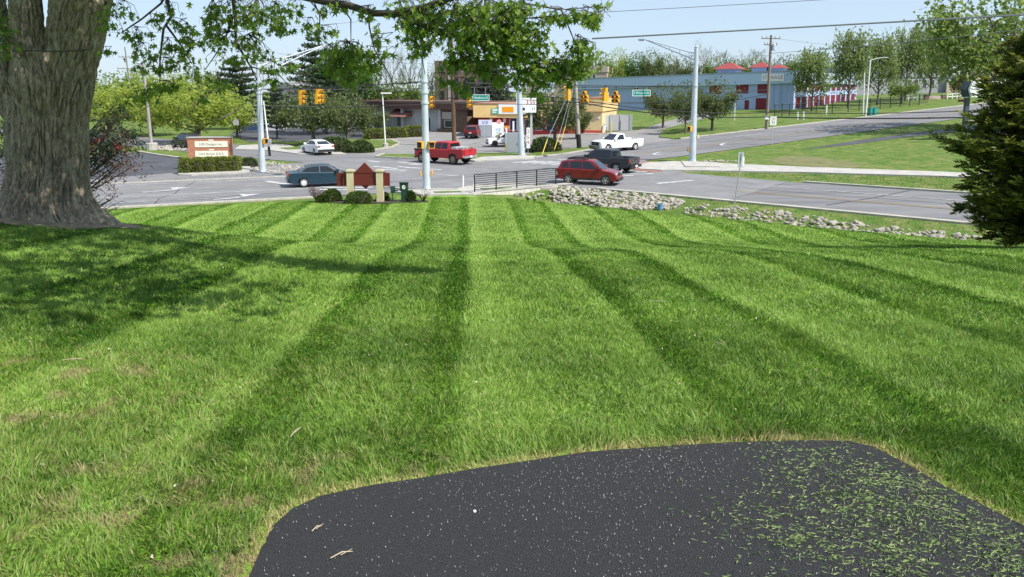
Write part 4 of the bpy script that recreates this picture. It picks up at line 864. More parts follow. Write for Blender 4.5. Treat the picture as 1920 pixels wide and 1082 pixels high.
B2 = GX(1086,80); u2, t2 = upole('pale wooden pole with a black wrapped foot and guy wires', B2, at(1077,120,80), .24, woodl); e = MB(); e.tube([t2*0, t2*.175], [.27,.255], 10); e.build('black_wrap', blk, u2, 60)
B3 = GX(1437,96); u3, t3 = upole('brown crossarm pole rising in front of the storage corner', B3, at(1446,66,96), .20, wood, ((.965,2.6,(1,.2)),(.90,1.8,(1,.2)),)); e = MB(); e.lathe([(.22,0),(.26,.05),(.26,.75),(.2,.8)], 'z', 10, tuple(t3*.84+Vector((.38,-.1,0)))); e.build('transformer', galv, u3); e = MB(); e.box((-.1,-.25,1.5),(.5,.3,.45)); e.build('meter_box', white, u3)
B5 = GX(285,82); u5, t5 = upole('weathered grey pole leaning slightly at the left parking lot', B5, at(268,118,82), .19, mat('grey_wood', (.30,.28,.25), .95, var=.3, scale=4, stretch=(2,2,.2))); e = MB(); e.lathe([(.62,-.05),(.62,.75),(.55,.8)], 'z', 12); e.build('concrete_footing', conc, u5)
B6 = GX(252,150); u6, t6 = upole('distant power pole with two crossarms over the far green trees', B6, at(234,88,150), .16, wood, ((.87,2.9,(1,0)),(.72,4.0,(1,0))))
B7 = GX(506,74); u7, t7 = upole('slim white pole with a black lower half and grey box beside the left signal pole', B7, at(494,190,74), .09, white); e = MB(); e.tube([t7*0, t7*.32], .13, 8); e.build('black_foot', blk, u7); e = MB(); e.box((-.05,-.2,1.35),(.55,.35,.75)); e.build('grey_box', mat('box_grey', (.35,.35,.36), .6), u7)
PWR = 'overhead power lines'
U2t = at(1078,150,80); 
for n_, (a, b, s, rr, m, l) in enumerate(((at(1110,73,52),at(1960,26,44),.0,.045,wireg,'thick grey overhead cable crossing the sky to the right, lowest of the upper bundle'),(at(1110,71.5,52),at(1960,24,44),.02,.022,wireg,'thin cable riding on the thick grey overhead cable'),(at(1030,28,60),at(1960,-26,52),.05,.024,wireg,'uppermost thin overhead line crossing the sky at right'),(at(1446,100,96),at(1960,50,70),.2,.03,wireg,'thin line from the crossarm pole to the right edge'),(at(1456,72,96),at(1560,84,140),.1,.02,wireg,'faint line falling right from the crossarm pole'),(at(1110,100,90),at(1446,104,96),.2,.02,wireg,'faint line running left from the crossarm pole'),
    (at(1080,186,79),at(1440,211,82),.55,.05,wirem,'upper black sagging cable between the wooden poles'),(at(1080,191,79),at(1440,219,82),.6,.065,wirem,'lower thick black sagging cable between the wooden poles'),(at(1440,211,82),at(1840,207,78),.2,.05,wirem,'upper black cable crossing the far road at right'),(at(1440,219.5,82),at(1840,219.5,78),.15,.085,wirem,'lower thick black cable crossing the far road at right'),
    (at(846,150,86),at(1080,186,79),.3,.045,wirem,'upper black cable between the brown and the pale wooden poles'),(at(846,162,86),at(1080,193,79),.3,.05,wirem,'lower black cable between the brown and the pale wooden poles'),(at(846,158,86),at(480,192,92),.4,.03,wirem,'black cable sagging left from the brown pole to the left pole'),(at(846,168,86),at(480,206,92),.5,.03,wirem,'lower black cable sagging left from the brown pole'),(at(846,150,86),at(480,150,90),.6,.025,wirem,'thin black cable level with the yellow signals'),
    (at(846,135,86),at(1000,120,150),.3,.02,wireg,'faint grey line behind the maple leaves right of the brown pole'),(at(600,92,70),at(470,118,62),.1,.03,wireg,'line meeting the left lamp arm'),(at(160,60,90),at(700,38,90),.5,.02,wireg,'faint line crossing the sky behind the maple leaves'),(at(846,120,86),at(520,100,90),.3,.02,wireg,'faint line over the bare trees left of the brown pole'),(at(1440,176,94),at(1300,196,100),.2,.03,wirem,'service line from the crossarm pole to the small trees'),(at(1440,168,94),at(1280,172,72),.2,.03,wirem,'service line from the crossarm pole to the signal pole'))):
    wire('power_line', l, a, b, s, rr, m, 22, 'cable', PWR)
for (px, py, tx, ty), l in (((1016,292,1026,262),'leftmost of the three yellow guy wire guards'),((1037,287,1049,252),'middle of the three yellow guy wire guards'),((1046,284,1060,237),'rightmost of the three yellow guy wire guards')):
    g = G(px, py, 60); q = at(tx, ty, g.y + .9); w = thing('guy_wire', l + ' by the wooden pole', 'guy wire', g, 0, 'guy wires of the pale pole'); a = MB(); a.tube([(0,0,0), q-g], .05, 6); a.build('guard', yplas, w); a = MB(); a.tube([q-g, U2t-g], .016, 4); a.build('strand', silver, w)
def lamp(label, px, basepx_Y, topy, head, m=white, r=.09, lean=0, foot=True):
    b = GX(px, basepx_Y); t = thing('street_lamp', label, 'street lamp', b); tp = at(px+lean, topy, basepx_Y)-b; a = MB(); a.tube([(0,0,0), tp], [r, r*.75], 8); a.build('post', m, t, 60)
    if foot: a = MB(); a.lathe([(.32,0),(.32,.55),(.28,.6)], 'z', 10); a.build('footing', conc, t)
    if head == 'shoe': a = MB(); a.box(tp+Vector((.42,0,.02)), (1.15,.4,.16)); a.build('lamp_head', white, t)
    if head == 'arm': a = MB(); a.tube([tp, tp+Vector((.9,0,.25)), tp+Vector((1.9,0,.4))], .05, 5); a.build('arm', m, t); a = MB(); a.box(tp+Vector((2.2,0,.4)), (.8,.3,.14)); a.build('lamp_head', silver, t)
    return t
lamp('white lot lamp with a flat shoebox head before the shop hedge', 723, 84, 175, 'shoe', lean=-6)
lamp('white lamp post with a bracket arm by the green bins, taller of two', 1623, 112, 113, 'arm', white, .14, 9, False); lamp('shorter plain white post beside the lamp post by the green bins', 1618, 114, 136, None, white, .12, 3, False)
# ---------------- signs on posts ----------------
g = G(1374,398,30); t = thing('road_sign', 'back of a square sign on a thin leaning post by the ditch', 'road sign', g); tp = at(1392,284,g.y-.3)-g; a = MB(); a.tube([(0,0,-.2), tp], .032, 6); a.build('post', silver, t); a = MB(); q = tp*.865; a.box(q+Vector((0,.05,0)), (.34,.02,.84), .35); o = a.build('panel', mat('sign_back', (.42,.46,.50), .5, metal=.3), t); o2 = MB(); o2.box(q+Vector((.16,.10,-.1)), (.1,.02,.5), .35); o2.build('reflector_strip', signwhite, t)
g = G(1447,272,60); t = thing('speed_limit_sign', 'white speed limit sign on a thin post before the storage yard', 'road sign', g); tp = at(1450,219,g.y)-g; a = MB(); a.tube([(0,0,0), tp], .035, 5); a.build('post', silver, t); sz = g.y/FPX; a = MB(); a.box((tp.x,-.06,tp.z-.42), (.66,.02,.9)); a.build('panel', signwhite, t); a = MB(); text_mb(a,'SPEED',.13,tp.x,tp.z-.14,-.074,maxw=.5); text_mb(a,'LIMIT',.13,tp.x,tp.z-.33,-.074,maxw=.5); text_mb(a,'35',.34,tp.x,tp.z-.62,-.074); a.build('lettering', mat('sign_black',(.02,.02,.05),.5), t)
for px, py, h, l in ((868,354,24,'left of the white marker posts near the black railing'),(887.5,352,23,'white marker post touching the left end of the black railing')):
    g = G(px, py, 38); t = MB(); t.tube([(0,0,-.02),(.02 if px < 880 else .10,0,h*g.y/FPX)], .055, 8); t.lathe([(.058,h*g.y/FPX*.98),(.03,h*g.y/FPX*1.04)], 'z', 8, (.02 if px<880 else .10,0,0)); o = t.build('marker_post', white); o.location = g; tag(o, l if 'post' in l.split(' ')[2:3] else l, 'marker post')
# ---------------- railing and head wall ----------------
ra = G(890,364,40) ; rb = G(1042,349.5,40); d = rb - ra; d.z = 0; Lr = d.length; rz = math.atan2(d.y, d.x)
t = thing('railing', 'black pipe railing with seven bars on the concrete head wall', 'railing', (ra.x, ra.y, max(ra.z,rb.z)+.16), rz); pz = 1.07; sl_ = (rb.z-ra.z)
for i in range(5): a = MB(); a.tube([(Lr*i/4,0,-.05),(Lr*i/4,0,pz)], .042, 6); a.build('post', blk, t)
for k in range(8): a = MB(); a.tube([(0,0,pz-k*.135),(Lr,0,pz-k*.135)], .030 if k == 0 else .021, 5); a.build('bar', blk, t)
wall = thing('head_wall', 'stained pale concrete head wall under the black railing', 'wall', (ra.x, ra.y, max(ra.z,rb.z)), rz)
a = MB(); a.b2(-.3, Lr+1.9, -.22, .16, -1.7, .09); a.build('wall', mat('stained_concrete', (.50,.48,.42), .9, var=.3, scale=3.5, stretch=(2.2,1,.25), c2=(.66,.64,.58), detail=8), wall); a = MB(); a.b2(-.34, Lr+1.94, -.26, .2, .09, .15); a.build('coping', conc, wall)
# ---------------- maroon sign in the lawn ----------------
maroon = mat('maroon_board', (.125,.016,.014), .55, var=.12, scale=4); cream = mat('cream_post', (.50,.44,.27), .7, var=.08, scale=3, c2=(.56,.50,.33)); mulch = mat('mulch', (.035,.026,.02), .95, var=.5, scale=20, c2=(.08,.06,.045), bump=1, bscale=30)
Ys = G(715,379,14).y; k = Ys/FPX; sb = GX(684,Ys); t = thing('lawn_sign', 'blank maroon diamond sign between two cream posts at the lawn edge', 'sign', sb)
def px2(dx, h): return dx*k, h*k
for x0 in (-32, 23.5): a = MB(); w = 12.5*k; a.b2(x0*k, x0*k+w, -.13,.13, -.1, 61*k); a.build('post', cream, t); a = MB(); a.b2(x0*k-.02, x0*k+w+.02, -.16,.16, 58.5*k, 61.5*k); a.b2(x0*k+.06, x0*k+w-.06, -.06,.06, 61.5*k, 63*k); a.build('post_cap', cream, t)
a = MB(); a.b2(-19.5*k, 23.4*k, -.05,.05, 31.5*k, 57.5*k); a.build('board', maroon, t); a = MB(); a.b2(-19.5*k,23.4*k,-.065,-.05,55.6*k,57*k); a.b2(-19.5*k,23.4*k,-.065,-.05,32*k,33.2*k); a.build('trim', maroon, t)
a = MB(); a.prism([(-17*k,57.6*k),(19*k,57.6*k),(1.5*k,75.5*k)], -.04,.04); a.build('gable', maroon, t); a = MB(); a.prism([(-4.5*k,31.4*k),(9*k,31.4*k),(3*k,25*k)], -.04,.04); a.build('lower_point', maroon, t)
for x0, x1 in ((-52,-32.2),(36.2,48)): a = MB(); a.b2(x0*k, x1*k, .02,.09, 30.5*k, 55.5*k); a.build('side_board', maroon, t)
for x0, x1 in ((-40,-32.2),(36.2,41)): a = MB(); a.b2(x0*k,x1*k,-.05,.015,31*k,57.6*k); a.build('side_board', maroon, t)
area('mulch_bed', [tuple(GX(px, Ys+dy)[:2]) for px, dy in ((588,.2),(600,-.35),(680,-.75),(760,-.45),(806,-.05),(800,.4),(740,.7),(640,.75))], .03, mulch, .5)
lg = mat('lawn_sign_green', (.012,.045,.032), .5)
b = GX(758,Ys-.1); t = thing('lawn_post_sign', 'dark green board sign with a white round emblem beside a small round shrub', 'sign', b); a = MB(); a.b2(-5.5*k,5.5*k,-.06,.06,-.05,22*k); a.build('pedestal', lg, t); a = MB(); a.b2(-7.8*k,7.8*k,-.07,.07,22*k,37*k); a.build('board', lg, t); a = MB(); a.b2(-8.5*k,8.5*k,-.1,.1,37*k,38.5*k); a.build('cap', lg, t)
a = MB(); a.add([(3.2*k*math.cos(q), -.075, 29.5*k+3.8*k*math.sin(q)) for q in np.linspace(0,6.283,15)[:-1]], [tuple(range(14))]); o = a.build('emblem', signwhite, t); a = MB(); a.add([(.6*k+1.3*k*math.cos(q), -.078, 30*k+1.6*k*math.sin(q)) for q in np.linspace(0,6.283,9)[:-1]], [tuple(range(8))]); a.build('emblem_mark', lg, o)
b = GX(737,Ys); t = thing('small_lawn_sign', 'small dark green panel on a thin stake left of the emblem sign', 'sign', b); a = MB(); a.tube([(-.02,0,-.05),(-.02,0,19*k)], .02, 5); a.build('stake', lg, t); a = MB(); a.box((0,0,24*k),(8.5*k,.04,13*k), .25); a.build('panel', lg, t); a = MB(); a.b2(4*k,10*k,.0,.05,21*k,23*k); a.build('side_arm', lg, t)
for px, w, h, m, sd, Yo, l in ((673,48,21,L_box,1,-.35,'clipped dark green shrub in front of the cream posts of the maroon sign'),(622,34,22,L_box,2,.15,'clipped shrub at the left end of the maroon sign bed'),(767,24,20,L_mound,3,.05,'small round shrub right of the emblem sign'),(607,24,14,L_mound,4,-.2,'low green shrub before the left clipped shrub of the sign bed'),(718,22,15,L_mound,5,.35,'dark low shrub between the cream post and the small panel')):
    sh_px(l, px, 0, w, h, m, sd, Y=Ys+Yo, depth=w*.8*k, boxy=.10, n=2200, ls=.07)
def twiggy(label, px, h, sd, leaves=120, cat='shrub'):
    b = GX(px, Ys); r = random.Random(sd); t = thing('twiggy_shrub', label, cat, b); a = MB(); tip = []
    for i in range(24):
        an = r.uniform(0,6.28); e = Vector((math.cos(an)*.26, math.sin(an)*.2, h*r.uniform(.5,1))); a.tube([(0,0,-.02), e*.5+Vector((0,0,.05)), e], [.012,.008,.003], 3, False); tip += [e, e*.75]
    a.build('stems', tdark, t); g_ = np.random.default_rng(sd); P = np.array([tuple(x) for x in tip]); P = P[g_.integers(0,len(P),leaves)] + g_.normal(0,.05,(leaves,3)); V, F, T = cards(g_, P, g_.normal(0,1,P.shape), g_.uniform(.03,.06,leaves), .6, RHOMB); link('leaves', npmesh('leaves', V, [F], L_dry, tint=T), t)
twiggy('reddish twiggy shrub at the left corner of the maroon sign bed', 594, .62, 3, 420); twiggy('small bare twiggy shrub in the lawn right of the emblem sign', 794, .5, 4, 130)
# ---------------- brick dental sign and its hedge ----------------
brick = mat('sign_brick', (.42,.16,.09), .9, var=.22, scale=9, c2=(.52,.24,.15), detail=8)
Yd = 61.0; k = Yd/FPX; gb = GX(397,Yd); t = thing('brick_sign', 'brick sign with two cream name panels behind clipped shrubs', 'sign', gb, R(6))
a = MB(); a.b2(-39*k,39*k,-.3,.3,-.1,60*k); a.build('brick_wall', brick, t); a = MB(); a.b2(-40*k,39.5*k,-.36,.36,60*k,62*k); a.build('coping', conc, t)
for z, words in ((48,'LIFE Designs Inc.'),(30,'Clark Burton D.D.S.')):
    a = MB(); a.b2(-26*k,33*k,-.33,-.3,(z-5)*k,(z+6)*k); p = a.build('name_panel', mat('cream_panel',(.80,.76,.62),.5), t); x = MB(); text_mb(x, words, 4.6*k, 3*k, (z+.3)*k, -.335, maxw=46*k); x.build('lettering', mat('green_letter',(.03,.12,.08),.5), p)
    a = MB(); a.b2(-1*k,8*k,-.325,-.3,(z+6.8)*k,(z+9.2)*k); q = a.build('number_plate', mat('cream_panel',(.80,.76,.62),.5), t)
rows = MB()
for i, (px, w) in enumerate(((349,19.5),(372.5,19.5),(394,17.5),(416,20),(439.5,21))):
    sh_px(['leftmost','second','third','fourth','rightmost'][i] + ' of five square clipped shrubs in front of the brick sign', px, 0, w, 29, L_hedge, 20+i, Y=57.5+.35*i, boxy=.75, n=1500, ls=.13, group='square clipped shrubs', depth=.95)
isd = [tuple(GX(px, Y)[:2]) for px, Y in ((334,56.2),(340,60.5),(360,62.5),(445,64.5),(470,62),(468,58.5),(440,57.2),(400,56.6),(360,55.9))]
area('planter_bed', isd, .16, conc, 2, thick=.2); 
sh_px('low dark spreading shrub between the brick sign and the left signal pole', 466, 0, 34, 18, L_mound, 33, Y=63, n=1500, ls=.12)
# ---------------- round shrub beds across the road ----------------
sh_px('wide round shrub mound behind the white sedan', 627, 278, 76, 27, L_mound, 41, Y=79.5, depth=3.6, n=3600, ls=.2, name='shrub_mound'); sh_px('smaller round shrub mound right of the small vase shaped tree', 677, 278, 48, 22, L_mound, 42, Y=78.5, depth=2.6, n=2600, ls=.18, name='shrub_mound'); sh_px('rounded shrub mound under the guy wires beside the price sign', 1020, 284, 66, 27, L_mound, 43, Y=77.5, depth=2.8, n=3000, ls=.18, name='shrub_mound')
for i, (px, w, Y, h, l) in enumerate(((703,34,99,19,'left section of the clipped hedge before the shop, pale lamp beside it'),(740,40,101,19,'middle section of the clipped hedge before the shop'),(778,38,103,20,'right section of the clipped hedge before the shop awning'))): sh_px(l, px, 0, w+5, h, L_hedge, 50+i, Y=Y, depth=1.3, boxy=.6, n=2000, ls=.2, name='hedge', cat='hedge')
for i, px in enumerate((708,733,757,779)): b = GX(px, 97.5+i*1.0); a = MB(); a.box((0,0,.09),(1.8,.16,.18)); o = a.build('parking_block', conc); o.location = b; o.rotation_euler[2] = .25; tag(o, ['first','second','third','fourth'][i] + ' pale parking block from the left along the shop hedge', 'parking block', 'parking blocks by the hedge')
# ---------------- rocks ----------------
stone = mat('limestone', (.26,.235,.19), .9, var=.3, scale=2.5, c2=(.45,.415,.35), bump=.4, bscale=12, detail=8); SM = []
for s in range(8):
    bm = bmesh.new(); bmesh.ops.create_icosphere(bm, subdivisions=2, radius=.5); rr = random.Random(s); pl = [(Vector((rr.gauss(0,1), rr.gauss(0,1), rr.gauss(0,1))).normalized(), rr.uniform(.24,.42)) for _ in range(9)]
    for v in bm.verts:
        for n_, h_ in pl:
            e = v.co.dot(n_) - h_
            if e > 0: v.co -= n_*e
        v.co.z *= .75
    bmesh.ops.remove_doubles(bm, verts=bm.verts, dist=.02); me = bpy.data.meshes.new('riprap_stone'); bm.to_mesh(me); bm.free(); me.materials.append(stone); SM.append(me)
rr = random.Random(4)
def scatter(poly, n, s0, s1, ymin=30):
    out = []; xs = [p[0] for p in poly]; ys = [p[1] for p in poly]
    while len(out) < n:
        px, py = rr.uniform(min(xs), max(xs)), rr.uniform(min(ys), max(ys))
        if inpoly(np.array([px]), np.array([py]), poly)[0]: out.append((G(px, py, ymin), s0 + (s1-s0)*rr.random()**1.8))
    return out
near = scatter([(1030,357),(1060,351),(1130,358),(1230,368),(1290,376),(1262,392),(1180,394),(1040,382)], 190, .24, .46) + scatter([(1285,390),(1330,384),(1420,394),(1500,402),(1620,420),(1750,436),(1850,446),(1850,468),(1640,447),(1440,418),(1300,404)], 190, .18, .44)
far = scatter([(440,310),(500,303),(600,318),(640,328),(600,330),(530,326),(450,322)], 330, .2,.42, 45) + scatter([(1270,303.5),(1375,301.5),(1385,303.5),(1300,305)], 60, .15,.35, 50) + scatter([(292,277),(350,273),(352,283),(300,283)], 110, .3,.6, 60) + scatter([(1030,357),(1060,351),(1130,358),(1230,368),(1290,376),(1262,392),(1180,394),(1040,382)], 520, .14,.34) + scatter([(1270,388),(1330,384),(1420,394),(1620,420),(1850,446),(1850,470),(1640,447),(1440,418),(1290,404)], 420, .08,.24) + scatter([(930,362),(1000,358),(1040,360),(1040,376),(960,372)], 26, .2,.4) + scatter([(1790,231),(1830,228),(1840,233)], 16, .4,.7, 50)
near.sort(key=lambda q: -q[1]/q[0].y)
for i, (p, s) in enumerate(near[:300]):
    o = link('riprap_stone', SM[i % 8]); o.location = p + Vector((0,0,s*.12)); o.scale = (s*rr.uniform(.8,1.3), s*rr.uniform(.8,1.2), s*rr.uniform(.7,1)); o.rotation_euler = (rr.uniform(-.5,.5), rr.uniform(-.5,.5), rr.uniform(0,6.28)); tag(o, 'angular pale limestone block among the rocks in the roadside ditch', 'rock', 'ditch rocks')
Vs, Fs, k = [], [], 0
for i, (p, s) in enumerate(near[300:] + far):
    me = SM[i % 8]; M = Matrix.Translation(p + Vector((0,0,s*.12))) @ Matrix.Rotation(rr.uniform(0,6.28), 4, 'Z') @ Matrix.Rotation(rr.uniform(-.5,.5), 4, 'X') @ Matrix.Diagonal((s*1.1, s, s*.85, 1))
    Vs += [tuple(M @ v.co) for v in me.vertices]; Fs += [tuple(j+k for j in q.vertices) for q in me.polygons]; k += len(me.vertices)
a = MB(); a.add(Vs, Fs); o = a.build('riprap', stone); tag(o, None, None, None, 'stuff')
bl = G(1237,393,24); t = thing('blue_bucket', 'small blue bucket lying by the rocks at the lawn edge', 'bucket', bl); bm_ = mat('blue_plastic', (.07,.27,.46), .5); a = MB(); a.lathe([(.13,0),(.15,.28),(.165,.28),(.165,.32),(.15,.32),(.13,.05)], 'z', 12); a.build('body', bm_, t, 50); a = MB(); a.tube([(-.16,0,.3),(-.1,-.1,.36),(.1,-.1,.36),(.16,0,.3)], .012, 4); a.build('handle', bm_, t)
# rough grass on the verges
rg = np.random.default_rng(90); n = 60000; xx = rg.uniform(-26,34,n); yy = rg.uniform(24,58,n); n2 = .62*xx+.78*yy; n1 = -.383*xx+.924*yy
k_ = (((n2 > 31) & (n2 < 41.4) & (xx > 2)) | ((n2 > 53.3) & (n2 < 60) & (xx > 12)) | ((n1 > 58.2) & (n1 < 61) & (xx < -12))) & (rg.random(n) < .8); xx, yy = xx[k_], yy[k_]
P = np.stack([xx, yy, H(xx,yy)], 1); V, F, T = cards(rg, P, np.tile([0,0,1.], (len(P),1)), rg.uniform(.06,.16,len(P)), .3, BLADE, np.clip(vnoise(xx+40,yy+40,1.3,5)*.9+rg.normal(0,.15,len(P)),0,1), .45)
tag(link('verge_grass', npmesh('verge_grass', V, [F], leafmat('verge_blades', (.05,.10,.018), (.20,.19,.07), .25), tint=T)), None, None, None, 'stuff')
# ---------------- vehicles ----------------
glassm = mat('car_glass', (.010,.013,.017), .05, spec=.65); tyre = mat('tyre_rubber', (.018,.018,.019), .85); rimm = mat('alloy_rim', (.55,.56,.58), .3, metal=.7); trim = mat('dark_trim', (.016,.016,.017), .55)
chrome = mat('chrome', (.62,.62,.62), .2, metal=.9); redlamp = mat('tail_lamp_red', (.30,.012,.012), .2, coat=.5); headl = mat('head_lamp', (.62,.64,.66), .12, coat=.8); plate = mat('plate_white', (.75,.76,.78), .5)
def paintm(n, c, rough=.32): return mat('paint_' + n, c, rough, coat=.4, spec=.4)
def arch(cx_, z, r, n=9): return [(cx_ + r*math.cos(a), z + r*math.sin(a)) for a in np.linspace(0, math.pi, n)]
def body_loft(out, w, inset=None, zt=.95):
    # lateral slices of a side outline: rounded shoulders and corners
    mb = MB(); L = max(p[0] for p in out); n = len(out); rows = []
    for y, fx, dz in ((-w/2,.955,.05),(-w/2+.035,.975,.015),(-w/2+.16,.99,0),(-w/2+.5,1,-.0),(w/2-.5,1,0),(w/2-.16,.99,0),(w/2-.035,.975,.015),(w/2,.955,.05)):
        row = []
        for i, (x, z) in enumerate(out):
            zz = z - (dz if z > .6 else 0); xx = x*fx if abs(x) > L*.75 else x
            if inset and abs(y) < w/2-.1 and i in inset: zz = inset[i]
            row.append((xx, y, zz))
        rows.append(row)
    vs = [p for r in rows for p in r]; m = len(rows); fs = [(k*n+i, k*n+(i+1)%n, (k+1)*n+(i+1)%n, (k+1)*n+i) for k in range(m-1) for i in range(n)]
    fs += [tuple(range(n)), tuple((m-1)*n+i for i in range(n))[::-1]]
    return mb.add(vs, fs)
class HW:
    def __init__(s, zb, zt, wb, wt): s.a = (zb, zt, wb, wt)
    def __call__(s, z): zb, zt, wb, wt = s.a; t = min(1, max(0, (z-zb)/(zt-zb))); return wb + (wt-wb)*t
def cab_loft(out, hw):
    mb = MB(); n = len(out); zmax = max(p[1] for p in out); vs = []
    for sgn, ins in ((-1,0),(-1,.09),(1,.09),(1,0)):
        for x, z in out: 
            y = hw(z) - ins; vs.append((x, sgn*y, z - (.035 if ins == 0 and z > zmax-.12 else 0)))
    fs = [(k*n+i, k*n+(i+1)%n, (k+1)*n+(i+1)%n, (k+1)*n+i) for k in range(3) for i in range(n)] + [tuple(range(n)), tuple(3*n+i for i in range(n))[::-1]]
    return mb.add(vs, fs)
def side_panel(t, name, poly, hw, m, off=.008, sides=(-1,1), th=.02):
    for s in sides:
        mb = MB(); n = len(poly); A = [(x, s*(hw(z)+off), z) for x, z in poly]; B = [(x, s*(hw(z)+off-th), z) for x, z in poly]; mb.add(A+B, [tuple(range(n)), tuple(range(2*n-1,n-1,-1))] + [(i,(i+1)%n,n+(i+1)%n,n+i) for i in range(n)]); mb.build(name, m, t)
def across(t, name, p0, p1, hw, m, ins=.08, off=.012):
    (x0,z0),(x1,z1) = p0, p1; dx, dz = x1-x0, z1-z0; l = math.hypot(dx,dz); nx_, nz_ = (dz/l, -dx/l)
    if nz_ < 0: nx_, nz_ = -nx_, -nz_
    ax, az, bx, bz = x0+dx*.07+nx_*off, z0+dz*.07+nz_*off, x0+dx*.93+nx_*off, z0+dz*.93+nz_*off; w0, w1 = hw(z0)-ins, hw(z1)-ins
    mb = MB(); e = .02; V = [(ax,-w0,az),(ax,w0,az),(bx,w1,bz),(bx,-w1,bz)]; mb.add(V + [(v[0]-nx_*e, v[1], v[2]-nz_*e) for v in V], [(0,1,2,3),(7,6,5,4),(0,4,5,1),(1,5,6,2),(2,6,7,3),(3,7,4,0)]); return mb.build(name, m, t)
def wheel(t, x, y, r, w, spokes=5, rm=None):
    s = 1 if y > 0 else -1; o = thing_part('wheel', t, (x, y, r)); a = MB(); a.lathe([(r*.62,-w/2),(r*.93,-w/2),(r,-w/2+.04),(r,w/2-.04),(r*.93,w/2),(r*.62,w/2),(r*.60,0),(r*.62,-w/2)], 'y', 22, caps=False); me = a.mesh('tyre', tyre, 50); link('tyre', me, o)
    b = MB(); b.lathe([(r*.64,s*w*.2),(r*.66,s*w*.46),(r*.57,s*w*.47),(r*.54,s*w*.30)], 'y', 22, caps=False); b.lathe([(r*.16,s*w*.1),(r*.16,s*w*.44),(r*.05,s*w*.46)], 'y', 10)
    for k in range(spokes):
        q = 2*math.pi*k/spokes + .3; M = Matrix.Rotation(q, 4, 'Y'); b.box((r*.37, s*w*.36, 0), (r*.5, w*.14, r*.17), 0, M)
    link('rim', b.mesh('rim', rm or rimm, 40), o); d = MB(); d.lathe([(r*.58,s*w*.02),(r*.58,s*w*.06)], 'y', 16); link('brake_disc', d.mesh('brake_disc', trim), o)
def thing_part(name, parent, loc): o = bpy.data.objects.new(name, None); COL.objects.link(o); o.parent = parent; o.location = loc; o.empty_display_size = .1; return o
def bx(t, name, m, *boxes, smooth=None):
    a = MB()
    for b in boxes: a.b2(*b)
    return a.build(name, m, t, smooth)
def both(t, name, m, x0, x1, y0, y1, z0, z1):
    for s in (-1, 1): bx(t, name, m, (x0, x1, min(s*y0,s*y1), max(s*y0,s*y1), z0, z1))
